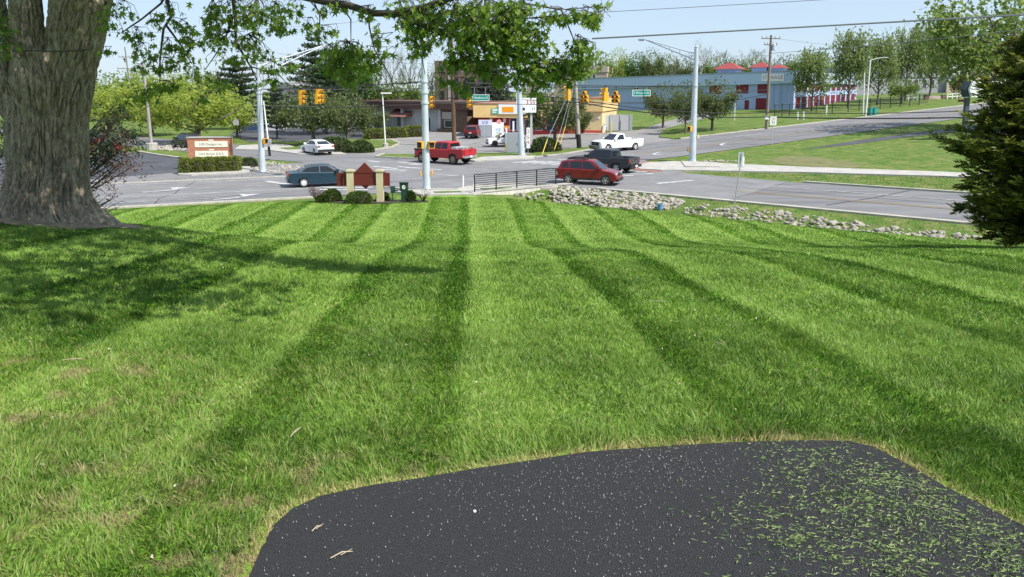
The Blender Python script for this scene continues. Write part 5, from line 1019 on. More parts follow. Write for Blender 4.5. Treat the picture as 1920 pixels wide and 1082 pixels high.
def car(label, kind, pnt, z, color, opt={}, group='vehicles at the crossing', heading=(1,0), cat='car', name=None):
    t = thing(name or {'sedan':'sedan_car','suv':'sport_utility_car','pickup':'pickup_truck'}[kind], label, cat, (pnt[0], pnt[1], z), face(heading), group); P = color
    if kind == 'sedan':
        r, w, wx = .325, 1.80, (1.40,-1.36); low = opt.get('modern')
        out = [(-2.28,.30),(-2.38,.50),(-2.39,.72),(-2.36,.90),(-2.28,.985),(-1.85,1.0),(-.9,.985),(.9,.93),(1.15,.915),(1.75,.83),(2.18,.70),(2.36,.56),(2.40,.42),(2.32,.25)]
        if low: out = [(-2.28,.30),(-2.38,.50),(-2.40,.78),(-2.36,.98),(-2.25,1.06),(-1.9,1.07),(-.9,1.0),(.9,.93),(1.15,.91),(1.75,.84),(2.18,.72),(2.36,.56),(2.40,.42),(2.32,.25)]
        g = [(-2.0,1.0) if low else (-1.78,.97),(-1.15,1.36) if low else (-1.12,1.36),(-.6,1.45) if low else (-.75,1.42),(.1,1.46) if low else (.05,1.43),(.42,1.41),(1.28,.89)]
        hw = HW(.93,1.42,.84,.60); wins = [[(-1.5,1.04),(-1.14,1.28),(-.72,1.355),(-.33,1.365),(-.33,1.0)],[(-.26,1.0),(-.26,1.365),(.22,1.35),(.80,.985)]]; ws = ((1.28,.89),(.42,1.41)); rw = (g[0], g[1]); belt = .95; hw_side = .84
    elif kind == 'suv':
        r, w, wx = .365, 1.84, (1.33,-1.30)
        out = [(-2.05,.36),(-2.15,.55),(-2.17,.85),(-2.13,1.06),(-2.02,1.10),(-1.0,1.09),(.9,1.06),(1.08,1.04),(1.65,.97),(2.0,.86),(2.14,.68),(2.17,.48),(2.08,.30)]
        g = [(-2.08,1.05),(-1.86,1.55),(-1.6,1.64),(-.6,1.69),(.1,1.67),(.36,1.62),(1.14,1.02)]
        hw = HW(1.06,1.67,.86,.66); wins = [[(-1.86,1.14),(-1.70,1.5),(-1.36,1.555),(-1.28,1.14)],[(-1.20,1.12),(-1.20,1.56),(-.38,1.575),(-.38,1.10)],[(-.30,1.10),(-.30,1.575),(.14,1.555),(.76,1.09)]]; ws = ((1.14,1.02),(.36,1.62)); rw = (g[0], g[1]); belt = 1.06; hw_side = .86
    else:
        r, w, wx = opt.get('r',.40), 1.98, (1.88,-1.72); lift = opt.get('lift',0); Z = lambda v: v+lift; ext = opt.get('ext', 0); cabx = -.55-ext
        rail = Z(1.22); bf = Z(.80)
        out = [(-2.82,Z(.50)),(-2.86,Z(.75)),(-2.88,Z(1.16)),(-2.86,rail),(-2.80,rail),(-2.78,rail-.001),(cabx-.12,rail-.001),(cabx-.10,rail),(cabx,rail),(cabx+.05,Z(1.15)),(1.05,Z(1.12)),(1.25,Z(1.16)),(2.2,Z(1.12)),(2.62,Z(1.04)),(2.76,Z(.86)),(2.78,Z(.58)),(2.70,Z(.36))]
        g = [(cabx+.02,Z(1.12)),(cabx+.12,Z(1.70)),(cabx+.25,Z(1.80)),(.15,Z(1.82)),(.38,Z(1.77)),(1.2,Z(1.12))]
        hw = HW(Z(1.14),Z(1.80),.90,.68); wins = [[(-.28,Z(1.18)),(-.28,Z(1.68)),(.18,Z(1.68)),(.78,Z(1.18))]]
        if ext: wins.append([(cabx+.25,Z(1.18)),(cabx+.30,Z(1.68)),(-.38,Z(1.68)),(-.38,Z(1.18))])
        ws = ((1.2,Z(1.12)),(.38,Z(1.77))); rw = ((cabx+.02,Z(1.16)),(cabx+.12,Z(1.70))); belt = Z(1.14); hw_side = .9
    sill = .24 if kind == 'sedan' else .32 if kind == 'suv' else .38+opt.get('lift',0); ra = r*1.2
    zc = r
    under = []
    for cx_ in sorted(wx, reverse=True): under += [(cx_+math.sqrt(max(.01, ra*ra-(sill-zc)**2)), sill)] + [p for p in arch(cx_, zc, ra, 11) if p[1] > sill+.02] + [(cx_-math.sqrt(max(.01, ra*ra-(sill-zc)**2)), sill)]
    full = out + under
    ins = {5: bf, 6: bf} if kind == 'pickup' else None
    body_loft(full, w, ins).build('body', P, t, 28); cab_loft(g, hw).build('roof', P, t, 30)
    for i, wp in enumerate(wins): side_panel(t, 'side_window', wp, hw, glassm)
    across(t, 'windshield', ws[0], ws[1], hw, glassm); across(t, 'rear_window', rw[0], rw[1], hw, glassm, .12)
    flat = lambda z: w/2
    dz0 = sill+.1; db = belt-.05
    doors = [(-.30,.82)] if (kind == 'pickup') else [(-1.16,-.33),(-.31,.88)]
    if kind == 'pickup' and opt.get('ext'): doors.append((-1.28,-.33)) if opt['ext'] > .7 else None
    for x0, x1 in doors: side_panel(t, 'door', [(x0+.012,dz0),(x0+.012,db),(x1-.012,db),(x1-.012,dz0)], flat, P, .006, th=.012)
    for x0, x1 in doors: side_panel(t, 'door_seam', [(x0-.006,dz0-.01),(x0-.006,db+.01),(x0+.006,db+.01),(x0+.006,dz0-.01)], flat, trim, .004, th=.01); side_panel(t, 'door_handle', [(x0+.10,db-.13),(x0+.10,db-.085),(x0+.30,db-.085),(x0+.30,db-.13)], flat, opt.get('handle', P), .035, th=.035)
    both(t, 'mirror', opt.get('mirror', P), .62+(.1 if kind!='pickup' else .25), .84+(.1 if kind!='pickup' else .22), hw_side+.02, hw_side+.24, belt+.03, belt+.2)
    for x in wx:
        for s in (-1,1): wheel(t, x, s*(w/2-.115), r, .22 if kind=='sedan' else .25, opt.get('spokes',5), opt.get('rim')); 
    both(t, 'axle_well', trim, -.1, .1, .1, .2, sill, sill+.05)
    if kind == 'pickup':
        Zl = opt.get('lift',0)
        bx(t, 'grille', opt.get('grille', trim), (2.70,2.785,-.62,.62,.62+Zl,.98+Zl)); bx(t, 'emblem', chrome, (2.78,2.80,-.1,.1,.76+Zl,.85+Zl)); both(t, 'headlight', headl, 2.62,2.765,.60,.91,.76+Zl,.99+Zl); bx(t, 'front_bumper', opt.get('bumper', chrome), (2.66,2.90,-.96,.96,.40+Zl,.60+Zl)); bx(t, 'lower_valance', trim, (2.6,2.84,-.9,.9,.24+Zl,.42+Zl))
        bx(t, 'rear_bumper', opt.get('rbumper', chrome), (-3.0,-2.8,-.94,.94,.46+Zl,.64+Zl)); both(t, 'taillight', redlamp, -2.865,-2.72,.80,.955,.80+Zl,1.14+Zl); bx(t, 'license_plate', plate, (-3.015,-2.995,-.17,.17,.50+Zl,.63+Zl)); bx(t, 'tailgate', P, (-2.885,-2.86,-.76,.76,.70+Zl,1.19+Zl)); bx(t, 'tailgate_handle', trim, (-2.90,-2.88,-.12,.12,1.02+Zl,1.10+Zl))
        bx(t, 'chassis', trim, (-2.7,2.3,-.45,.45,.30+Zl,.46+Zl)); bx(t, 'bed_liner', trim, (-2.75,cabx-.14,-.80,.80,bf,bf+.02)); bx(t, 'axle', trim, (wx[1]-.06,wx[1]+.06,-.8,.8,r-.07,r+.07),(wx[0]-.06,wx[0]+.06,-.8,.8,r-.07,r+.07))
        if opt.get('load'):
            bx(t, 'tool_box', silver, (cabx-.75,cabx-.15,-.84,.84,rail-.12,rail+.16)); bx(t, 'bed_rail', silver, (-2.6,cabx-.16,.80,.88,rail,rail+.06),(-2.6,cabx-.16,-.88,-.80,rail,rail+.06)); bx(t, 'load', mat('junk_load',(.25,.22,.2),.8,var=.5,scale=6), (-2.5,-1.7,-.5,.6,bf+.02,rail+.10))
        if opt.get('fender'): both(t, 'front_fender', trim, 1.5, 2.72, .93, 1.0, .95+Zl, 1.10+Zl)
    else:
        s = kind == 'suv'; zh = .72 if s else .60; xf = 2.10 if s else 2.30; xb = 2.17 if s else 2.40
        both(t, 'headlight', headl, xf-.28, xf-.02, .50, .835, zh-.02, zh+.15); bx(t, 'grille', trim, (xf-.1,xf+(.065 if s else .085),-.42,.42,zh-.06,zh+.08)); bx(t, 'emblem', chrome, (xf+.06,xf+.095,-.09,.09,zh-.0,zh+.06)); bx(t, 'front_bumper', trim if s else P, (xf-.2,xf+.09,-.80,.80,.28,.46))
        both(t, 'taillight', redlamp, -xb+.005, -xb+.22, .58, .86, .80 if not s else .84, .96 if not s else 1.08); bx(t, 'rear_bumper', trim if s or opt.get('dark_bumper') else P, (-xb-.03,-xb+.2,-.82,.82,.34,.58)); bx(t, 'license_plate', plate, (-xb-.045,-xb-.02,-.17,.17,.60 if not s else .66,.72 if not s else .78))
        if s: both(t, 'roof_rail', trim, -1.45, .05, .58, .63, 1.70, 1.75); bx(t, 'roof_crossbar', trim, (-.95,-.9,-.6,.6,1.74,1.77),(-.35,-.3,-.6,.6,1.74,1.77)); side_panel(t, 'side_cladding', [(-.9,sill+.0),(-.9,sill+.14),(.85,sill+.14),(.85,sill)], flat, trim, .012, th=.02)
    return t
def cpos(px_r, px_f, hd, w, wb, off=.0, ymin=40):
    # near side wheel contacts in the photograph give the middle of the car
    a = G(*px_r, ymin); b = G(*px_f, ymin); m = (a+b)/2; d = Vector((hd[0],hd[1],0)).normalized(); nrm = Vector((-d.y, d.x, 0)); 
    if nrm.y < 0: nrm = -nrm
    p = m + nrm*(w/2-.1); return p
O_ = .06
def place(label, kind, pr, pf, hd, col, opt={}, name=None, cat=None, ymin=40, group='vehicles at the crossing'):
    p = cpos(pr, pf, hd, 1.85, 2.7, ymin=ymin); return car(label, kind, p, hz(p.x,p.y)+O_, col, opt, group, hd, cat or {'sedan':'car','suv':'car','pickup':'pickup truck'}[kind], name)
maroonp = paintm('maroon', (.165,.008,.012)); redp = paintm('red', (.40,.014,.02), .4); tealp = paintm('dark_teal', (.010,.034,.055)); whitep = paintm('white', (.74,.75,.76)); greyp = paintm('charcoal', (.022,.025,.034)); brightp = paintm('bright_red', (.50,.02,.03)); blackp = paintm('black', (.010,.012,.016)); bluep = paintm('navy', (.03,.05,.11)); silverp = paintm('silver', (.45,.46,.48))
place('dark red sport utility car turning in front of the black railing and rocks', 'suv', (1066,347.5), (1134,348.5), (.93,-.36), maroonp)
place('charcoal pickup truck half hidden behind the dark red sport utility car', 'pickup', (1143,327), (1098,320), (-.82,.57), greyp, {'ext':.75,'grille':trim,'rbumper':trim})
place('white regular cab pickup truck with black grille coming down the far road', 'pickup', (1184,284), (1147,284.5), (-.86,-.51), whitep, {'rim':mat('pale_steel',(.6,.6,.6),.4)})
place('lifted red pickup truck with muddy wheels behind the nearest signal pole', 'pickup', (851,310), (795,306), (-.83,.56), redp, {'r':.47,'lift':.16,'ext':.72,'load':1,'fender':1,'rim':mat('muddy_rim',(.30,.25,.17),.8,var=.4,scale=9),'spokes':8})
place('white sedan driving away on the road past the round shrub mounds', 'sedan', (591,290.5), (570,289), (-.60,.80), whitep, {'modern':1,'dark_bumper':1})
place('dark teal sedan driving behind the maroon lawn sign', 'sedan', (578,353.5), (640,349), (.93,.36), tealp, {'rim':mat('white_hubcap',(.70,.71,.72),.4),'spokes':9,'handle':tealp})
p = GX(890,99); car('dark red sport utility car parked by the ice box at the fuel shop', 'suv', p, hz(p.x,p.y)+.05, maroonp, {}, 'cars parked across the road', (.22,.97), 'car')
p = GX(947,85.6); car('white hatchback parked before the fuel shop behind the price sign pole', 'suv', p, hz(p.x,p.y)+.05, whitep, {'rim':trim,'mirror':blackp}, 'cars parked across the road', (-.985,-.17), 'car').scale = (1,1,.92)
p = GX(190,80); car('bright red sedan behind the dead evergreen branches in the left lot', 'sedan', p, hz(p.x,p.y)+.05, brightp, {}, 'cars parked across the road', (.9,-.43), 'car')
p = GX(350,84); car('black car on the far road just left of the brick sign', 'suv', p, hz(p.x,p.y)+.05, blackp, {}, 'vehicles at the crossing', (-.72,.69), 'car')
p = GX(470,118); car('dark blue car parked under the pines left of the pale corner pole', 'sedan', p, hz(p.x,p.y)+.05, bluep, {}, 'cars parked across the road', (-.95,-.3), 'car')
p = GX(510,119); car('silver car parked under the pines right of the pale corner pole', 'sedan', p, hz(p.x,p.y)+.05, silverp, {}, 'cars parked across the road', (-.95,-.3), 'car')
# ---------------- buildings ----------------
glassb = mat('window_glass', (.03,.04,.05), .08, spec=.8); wht = mat('white_trim', (.72,.72,.70), .6)
def frame(name, label, A, B, cat='building'):
    # local x runs along the front from A to B, y away from the viewer
    dx, dy = B[0]-A[0], B[1]-A[1]; L = math.hypot(dx, dy); z = min(hz(*A[:2]), hz(*B[:2])); return thing(name, label, cat, (A[0], A[1], z), math.atan2(dy, dx)), L
def win(t, x0, x1, z0, z1, y=0., fm=wht, gm_=glassb, b=.07, mull=0, name='window', pn='pane'):
    a = MB(); a.b2(x0-b,x0,y-.06,y+.02,z0-b,z1+b); a.b2(x1,x1+b,y-.06,y+.02,z0-b,z1+b); a.b2(x0,x1,y-.06,y+.02,z1,z1+b); a.b2(x0,x1,y-.06,y+.02,z0-b,z0)
    for k in range(mull): xm = x0+(x1-x0)*(k+1)/(mull+1); a.b2(xm-b/3,xm+b/3,y-.05,y-.03,z0,z1)
    f = a.build(name, fm, t); p = MB(); p.b2(x0,x1,y-.025,y+.01,z0,z1); p.build(pn, gm_, f); return f
def pts(px, Y): v = GX(px, Y); return (v.x, v.y)
# brown roofed shop
A, B = pts(668,124), pts(872,109); t, L = frame('shop_building', 'low shop with brown flat fascia, recessed pale walls and a brown awning', A, B); k = 0.0821
def xs(px): # column to local x on this front
    best = min(np.linspace(0, L, 900), key=lambda s: abs((CX + FPX*(A[0]+(B[0]-A[0])*s/L)/((A[1]+(B[1]-A[1])*s/L)*cp+(CAMZ-1)*sp)) - px)); return float(best)
palew = mat('pale_stucco', (.44,.45,.46), .9, var=.08, scale=1, c2=(.50,.51,.52)); brownb = mat('brown_brick', (.135,.085,.06), .9, var=.25, scale=3, c2=(.19,.125,.09)); fasc = mat('brown_fascia', (.115,.055,.042), .7, var=.15, scale=2, c2=(.15,.075,.058)); awn = mat('brown_awning', (.24,.105,.085), .8, var=.08, scale=3)
bx(t,'wall',palew,(-6,xs(752),1.6,14,-.5,3.6),(xs(752),xs(822),.9,14,-.5,3.6)); bx(t,'brick_block',brownb,(xs(822),L+.2,.3,14,-.5,3.6)); bx(t,'fascia',fasc,(-8,L+1,-.2,14.5,3.6,4.75)); bx(t,'roof_edge',mat('roof_edge',(.20,.12,.10),.7),(-8.1,L+1.1,-.3,-.2,4.5,4.8))
x0, x1 = xs(730), xs(766); a = MB(); a.add([(x0,-.9,2.35),(x1,-.9,2.35),(x1,1.55,3.5),(x0,1.55,3.5),(x0,1.55,2.35),(x1,1.55,2.35)], [(0,1,2,3),(0,3,4),(1,5,2)]); a.build('awning', awn, t)
win(t, x0+.3, x1-.5, .9, 2.3, 1.6, trim, mull=3); win(t, xs(700), xs(722), .5, 2.6, 1.6, wht, mat('frosted_glass',(.30,.32,.34),.3), mull=1); a = MB(); win(t, xs(783), xs(800), 0, 2.25, .9, wht, mull=1, name='door'); 
win(t, xs(832), xs(849), .95, 1.95, .3, wht); bx(t,'sign_panel',mat('poster_pastel',(.42,.50,.46),.6,c2=(.50,.33,.28),var=.3,scale=1.1,detail=1),(xs(828),xs(849),.1,.28,2.15,3.2)); bx(t,'brick_plinth',brownb,(xs(821),xs(850),-.3,.28,-.4,.7))
for px in (752,822): bx(t,'pier',palew,(xs(px)-.25,xs(px)+.25,.2,1.4,-.5,3.58))
# fuel shop
A, B = pts(895,101), pts(1096,99.5); t, L = frame('fuel_shop', 'fuel shop with tan fascia, red wall and orange striped sign', A, B); tan = mat('tan_fascia', (.74,.50,.20), .7, var=.07, scale=2, c2=(.78,.55,.25)); redw = mat('red_wall', (.42,.03,.03), .7, var=.12, scale=2); tanw = mat('tan_wall', (.66,.50,.27), .8, var=.08, scale=1.5)
X = lambda px: (px-895)*.0727
bx(t,'wall',redw,(0,L,.6,12,-.5,2.6)); bx(t,'fascia',tan,(-.5,L+.1,-.3,12,2.6,4.4)); bx(t,'fascia_cap',mat('fascia_cap',(.33,.17,.10),.6),(-.55,L+.1,-.36,12.1,4.4,4.52))
bx(t,'sign_board',signwhite,(X(936),X(990),-.45,-.31,3.1,4.45)); bx(t,'orange_band',mat('orange_sign',(.85,.32,.01),.45),(X(943),X(964),-.48,-.452,3.35,4.05)); bx(t,'shop_name_panel',mat('mint_panel',(.10,.42,.28),.5),(X(923),X(935),-.40,-.31,3.1,3.85)); a = MB(); a.b2(X(924),X(934),-.42,-.405,3.52,3.72); a.b2(X(924),X(931),-.42,-.405,3.25,3.4); a.build('name_lettering', signwhite, t)
for p0, p1 in ((956,968),(970,978),(1005,1015),(1024,1038)): win(t, X(p0), X(p1), .9, 2.45, .6, wht, mat('blue_window',(.03,.04,.13),.15))
win(t, X(984), X(998), 0, 2.3, .6, wht, mull=1, name='door')
for p0, p1, z0, z1, m_ in ((917,923,2.0,2.5,signwhite),(943,948,1.9,2.5,signwhite),(998,1004,1.2,1.9,mat('yellow_poster',(.75,.55,.05),.6)),(1040,1050,.9,1.9,mat('red_poster',(.55,.05,.05),.6)),(960,978,.5,.85,mat('red_poster',(.55,.05,.05),.6))): bx(t,'poster',m_,(X(p0),X(p1),.53,.57,z0,z1))
bx(t,'base_band',mat('red_band',(.48,.07,.05),.6),(X(1050),L,.5,.58,-.4,.45)); bx(t,'pavement_edge',conc,(-.3,L+.2,-1.0,.48,-.5,.12))
win2 = bx(t,'mural',mat('orange_mural',(.70,.11,.03),.6),(X(1064),X(1078),.5,.58,.5,2.0))
A2, B2_ = pts(1096,99.2), pts(1128,98.5); t, L = frame('tan_annex', 'tan windowless end block with red base at the right of the fuel shop', A2, B2_); bx(t,'wall',tanw,(0,L,.05,11.5,-.5,3.0)); bx(t,'fascia',tan,(-.05,L+.15,-.25,11.6,3.0,4.75)); bx(t,'coping',mat('orange_coping',(.55,.20,.10),.6),(-.05,L+.18,-.3,11.7,4.75,4.87)); bx(t,'base_band',mat('red_band',(.48,.07,.05),.6),(0,L,-.02,.03,-.4,.5)); bx(t,'pavement_edge',conc,(-.05,L,-1.2,-.05,-.5,.14)); bx(t,'notice',signwhite,(L*.74,L*.88,-.01,.03,2.05,2.35))
for px, w, m_, hh, l, nm in ((910,1.75,mat('ice_box',(.55,.58,.63),.4,metal=.3),2.35,'silver ice freezer with blue banner outside the fuel shop','ice_freezer'),(933,1.65,signwhite,1.95,'white ice chest with pale blue lettering outside the fuel shop','ice_chest')):
    p = GX(px, 99.0); q = thing(nm, l, 'ice chest', p); bx(q,'body',m_,(-w/2,w/2,-.45,.35,.05,hh)); bx(q,'base',trim,(-w/2+.05,w/2-.05,-.4,.3,-.1,.05))
    if nm == 'ice_freezer': bx(q,'banner',mat('pale_blue_banner',(.62,.64,.78),.5),(-w/2,w/2,-.49,-.46,1.65,hh)); [bx(q,'door',mat('ice_door',(.33,.36,.40),.35),(a_,a_+w*.42,-.49,-.46,.2,1.55)) for a_ in (-w*.46, w*.04)]; a = MB(); text_mb(a,'ICE',.42,0,2.0,-.50,maxw=1.2); a.build('lettering', blueletter, q)
    else: a = MB(); text_mb(a,'ICE',.34,.1,1.02,-.47,maxw=1.0); text_mb(a,'ICE',.26,.1,.6,-.47,maxw=1.0); a.build('lettering', mat('ice_blue',(.12,.45,.72),.5), q); a = MB(); a.add([(.2+.32*math.cos(u), -.455, 2.08+.3*math.sin(u)) for u in np.linspace(0,6.283,13)[:-1]], [tuple(range(12))]); a.build('round_topper', mat('pink_disc',(.70,.30,.32),.5), q)
p = GX(958,92); q = thing('fuel_pump', 'orange and yellow fuel pump island behind the white hatchback', 'fuel pump', p); bx(q,'body',mat('pump_orange',(.62,.28,.06),.5),(-.9,-.15,-.3,.3,.1,1.9)); bx(q,'panel',mat('red_poster',(.55,.05,.05),.6),(-.85,-.2,-.33,-.305,1.2,1.6)); bx(q,'column',signwhite,(.2,.42,-.12,.12,0,2.5)); bx(q,'yellow_bollard',yplas,(.5,.72,-.11,.11,0,1.0)); bx(q,'kerb_base',conc,(-1.4,1.2,-.5,.5,-.05,.12))
p = GX(949,80); q = thing('bollard', 'white and yellow bollard post beside the white hatchback', 'bollard', p); a = MB(); a.lathe([(.13,0),(.13,.75)], 'z', 10); a.build('yellow_foot', yplas, q); a = MB(); a.lathe([(.12,.75),(.12,2.35),(.06,2.45)], 'z', 10); a.build('post', white, q)
p = GX(963,76); q = thing('control_cabinet', 'grey signal control cabinet beside the price sign pole', 'cabinet', p); bx(q,'body',mat('cabinet_grey',(.36,.38,.41),.5,metal=.3),(-.75,.6,-.4,.4,.1,2.15)); bx(q,'door',mat('cabinet_grey',(.36,.38,.41),.5,metal=.3),(-.68,.53,-.42,-.405,.2,2.05)); bx(q,'base',conc,(-.95,.8,-.6,.6,-.15,.1)); bx(q,'handle',blk,(.35,.4,-.45,-.42,.9,1.15))
p = GX(985,77); q = thing('price_sign', 'tall white fuel price sign partly behind the steel pole and leaves', 'sign', p); zt = ztop(166,77)-p.z; zb = ztop(211,77)-p.z; s = 77/FPX; bx(q,'post',mat('sign_post_grey',(.45,.47,.5),.5),(-13*s,-9*s,-.1,.1,0,zt)); bx(q,'post',mat('sign_post_grey',(.45,.47,.5),.5),(9*s,13*s,-.1,.1,0,zb)); bx(q,'cabinet',signwhite,(-8*s,20*s,-.25,.25,zb,zb+27*s)); bx(q,'upper_cabinet',mat('pale_blue_sign',(.62,.70,.80),.5),(-17*s,-8.05*s,-.2,.2,zb+4*s,zt+2*s)); a = MB(); text_mb(a,'3.55',9*s,9.5*s,zb+19*s,-.26,maxw=16*s); a.build('price_digits', redletter, q); a = MB(); text_mb(a,'11',5*s,15*s,zb+7*s,-.26); a.b2(-6*s,-1*s,-.265,-.252,zb+4*s,zb+9*s); a.build('small_digits', mat('dark_blue_ink',(.02,.03,.1),.5), q)
p = GX(990,75.5); q = thing('number_banner', 'narrow white vertical banner with red figures on the steel pole right side', 'banner', p); bx(q,'banner',signwhite,(-.16,.20,-.03,.03,.6,2.7)); a = MB(); text_mb(a,'2',.38,.02,2.3,-.035); text_mb(a,'5',.38,.02,1.7,-.035); text_mb(a,'9',.38,.02,1.15,-.035); a.build('figures', redletter, q); bx(q,'stake',silver,(-.02,.02,-.02,.02,-.1,.6))
p = GX(1024,150); q = thing('billboard', 'pale blue sign board on thin legs showing between the maple leaves', 'sign', p); s = 150/FPX; z0 = ztop(173,150)-p.z; bx(q,'panel',mat('sky_blue_board',(.45,.58,.72),.5),(-17*s,14*s,-.1,.1,z0,z0+18*s)); bx(q,'leg',white,(-8*s,-6.5*s,-.08,.08,0,z0)); bx(q,'leg',white,(3*s,4.5*s,-.08,.08,0,z0))
p = GX(1155,101); t = thing('dumpster_enclosure', 'grey metal fenced bin enclosure with double gate right of the tan block', 'enclosure', p); gz = mat('enclosure_metal',(.42,.43,.45),.6,metal=.2,var=.06); s = 101/FPX
for i in range(12): x = -11*s + i*(37*s/12); bx(t,'panel',gz,(x+.01,x+37*s/12-.01,0,.05,.15,2.2))
for x in (-24*s,-12*s,6.5*s,25*s,28*s): bx(t,'post',mat('post_grey_blue',(.34,.38,.42),.5),(x,x+.14,-.08,.1,0,2.35))
bx(t,'side_panel',mat('post_grey_blue2',(.45,.50,.55),.5),(-24*s,-12*s,.02,.06,.1,2.2)); bx(t,'gate_bolt',blk,(7*s,8*s,-.14,-.09,.2,1.5)); bx(t,'rear_panel',gz,(-24*s,28*s,3.5,3.6,0,2.2))
p = GX(1146,99); a = MB(); a.lathe([(.09,0),(.09,1.3),(.05,1.36)], 'z', 8); o = a.build('bollard', yplas); o.location = p; tag(o, 'yellow bollard in front of the bin enclosure gate', 'bollard')
p = GX(1133,98.6); q = thing('gas_meter', 'dark meter with curved pipes on the corner of the bin enclosure', 'meter', p); a = MB(); a.tube([(-.3,0,0),(-.3,0,.9),(0,0,1.25),(.3,0,.9),(.3,0,0)], .07, 6); a.build('pipe', mat('pipe_grey',(.2,.2,.21),.5), q); bx(q,'dial_box',white,(-.18,.22,-.2,.1,.6,1.1))
# brown brick block, tan flats
A, B = pts(816,152), pts(916,150); t, L = frame('brick_block', 'three storey brown brick block with chimney behind the wooden pole', A, B); z1 = ztop(114,152)-hz(*A); bx(t,'wall',mat('far_brown_brick',(.165,.105,.085),.9,var=.15,scale=1,c2=(.20,.13,.105)),(0,L,0,10,-1,z1)); bx(t,'chimney',mat('chimney_brick',(.15,.07,.06),.9),(2.6,3.5,2,3.5,z1,z1+1.9)); bx(t,'stair_strip',mat('pale_strip',(.36,.34,.33),.8),(L*.25,L*.31,-.1,0,0,z1-.4))
for i in range(4):
    for j, xx in enumerate((.10,.36,.58,.82)): win(t, L*xx, L*xx+.85, z1-2.6-i*2.6, z1-.9-i*2.6, 0, mat('dark_frame',(.06,.06,.06),.5), glassb)
A, B = pts(988,205), pts(1137,200); t, L = frame('tan_flats', 'tan three storey flats rising behind the pale blue storage roof', A, B); z1 = ztop(124,200)-hz(*A); bx(t,'wall',mat('tan_brick',(.36,.29,.235),.9,var=.08,scale=1),(0,L,0,14,-1,z1-1.6)); bx(t,'parapet',mat('tan_siding',(.38,.31,.26),.9),(-.2,L+.2,-.2,14,z1-1.6,z1))
for i in range(3):
    for j in range(7): win(t, 1.2+j*(L-2.2)/7, 2.0+j*(L-2.2)/7, z1-3.6-i*3, z1-2.2-i*3, 0, wht, glassb)
# storage building
A, B = pts(1080,158), pts(1487,134); t, L = frame('storage_building', 'long pale blue storage building with dark red roller doors', A, B); zb = hz(*A); z1 = ztop(133.5,134)-zb; z0 = ztop(149,156)-zb
blue = mat('pale_blue_metal',(.37,.46,.68),.8,var=.04,scale=.6,stretch=(8,8,.2)); bluel = mat('pale_blue_fascia',(.45,.555,.75),.8,var=.04,scale=.5); rdoor = mat('red_roller_door',(.19,.012,.028),.6)
def XS(px): return float(min(np.linspace(0, L, 1500), key=lambda s: abs((CX + FPX*(A[0]+(B[0]-A[0])*s/L)/((A[1]+(B[1]-A[1])*s/L)*cp+(CAMZ-6)*sp)) - px)))
def ZS(px, py): s = XS(px)/L; return ztop(py, A[1]+(B[1]-A[1])*s) - zb
zt = lambda x: z0+(z1-z0)*x/L
a = MB(); xr = [0, L*.25, L*.5, L*.75, L]; 
a.prism([(0,-2),(L,-2),(L,z1-.2),(0,z0-.2)], .0, 30); a.build('wall', blue, t)
for i in range(46): x = L*(i+.5)/46; bx(t,'wall_rib',blue,(x-.03,x+.03,-.03,0,-1,zt(x)-2.3)) if i % 2 == 0 else None
a = MB(); a.prism([(-.4,z0-2.1),(L+.4,z1-2.1),(L+.4,z1),(-.4,z0)], -.5, -.02); a.build('fascia', bluel, t); a = MB(); a.prism([(-.5,z0),(L+.5,z1),(L+.5,z1+.18),(-.5,z0+.18)], -.62, 30.2); a.build('roof', mat('roof_metal',(.30,.36,.42),.5), t)
def rdoor_(x0, x1, za, zc, y=-.03, n=10, tt=None):
    d = MB(); h = (zc-za)/n
    for i in range(n): d.b2(x0, x1, y-.05, y+.02, za+i*h+.015, za+(i+1)*h-.01)
    d.b2(x0,x1,y-.02,y+.03,za,zc); return d.build('roller_door', rdoor, tt or t)
for px0, px1, py0, py1 in ((1380,1403,155,175),(1420,1440.5,155,175),(1418,1438.5,184,206),(1397,1405,188,205),(1189.5,1196,158,170),(1330,1352,155,176)): rdoor_(XS(px0), XS(px1), ZS(px0,py1), ZS(px0,py0))
x0, x1 = XS(1428), XS(1470); p_ = MB(); p_.b2(x0,x1,-.62,-.52,ZS(1450,152.5),ZS(1450,138.5)); o = p_.build('sign_panel', signwhite, t); a = MB(); text_mb(a,'STORAGE',.72,(x0+x1)/2,ZS(1450,145.5),-.63,maxw=(x1-x0)*.9); a.build('lettering', mat('storage_letter',(.36,.10,.16),.5), o)
for px0, px1, w in ((1446,1484,3),): a = MB(); [a.b2(XS(q),XS(q)+.08,-.06,0,-1,ZS(1460,156)) for q in (1450,1462,1466,1478)]; a.build('downpipe', mat('pale_blue_pipe',(.26,.36,.5),.5), t)
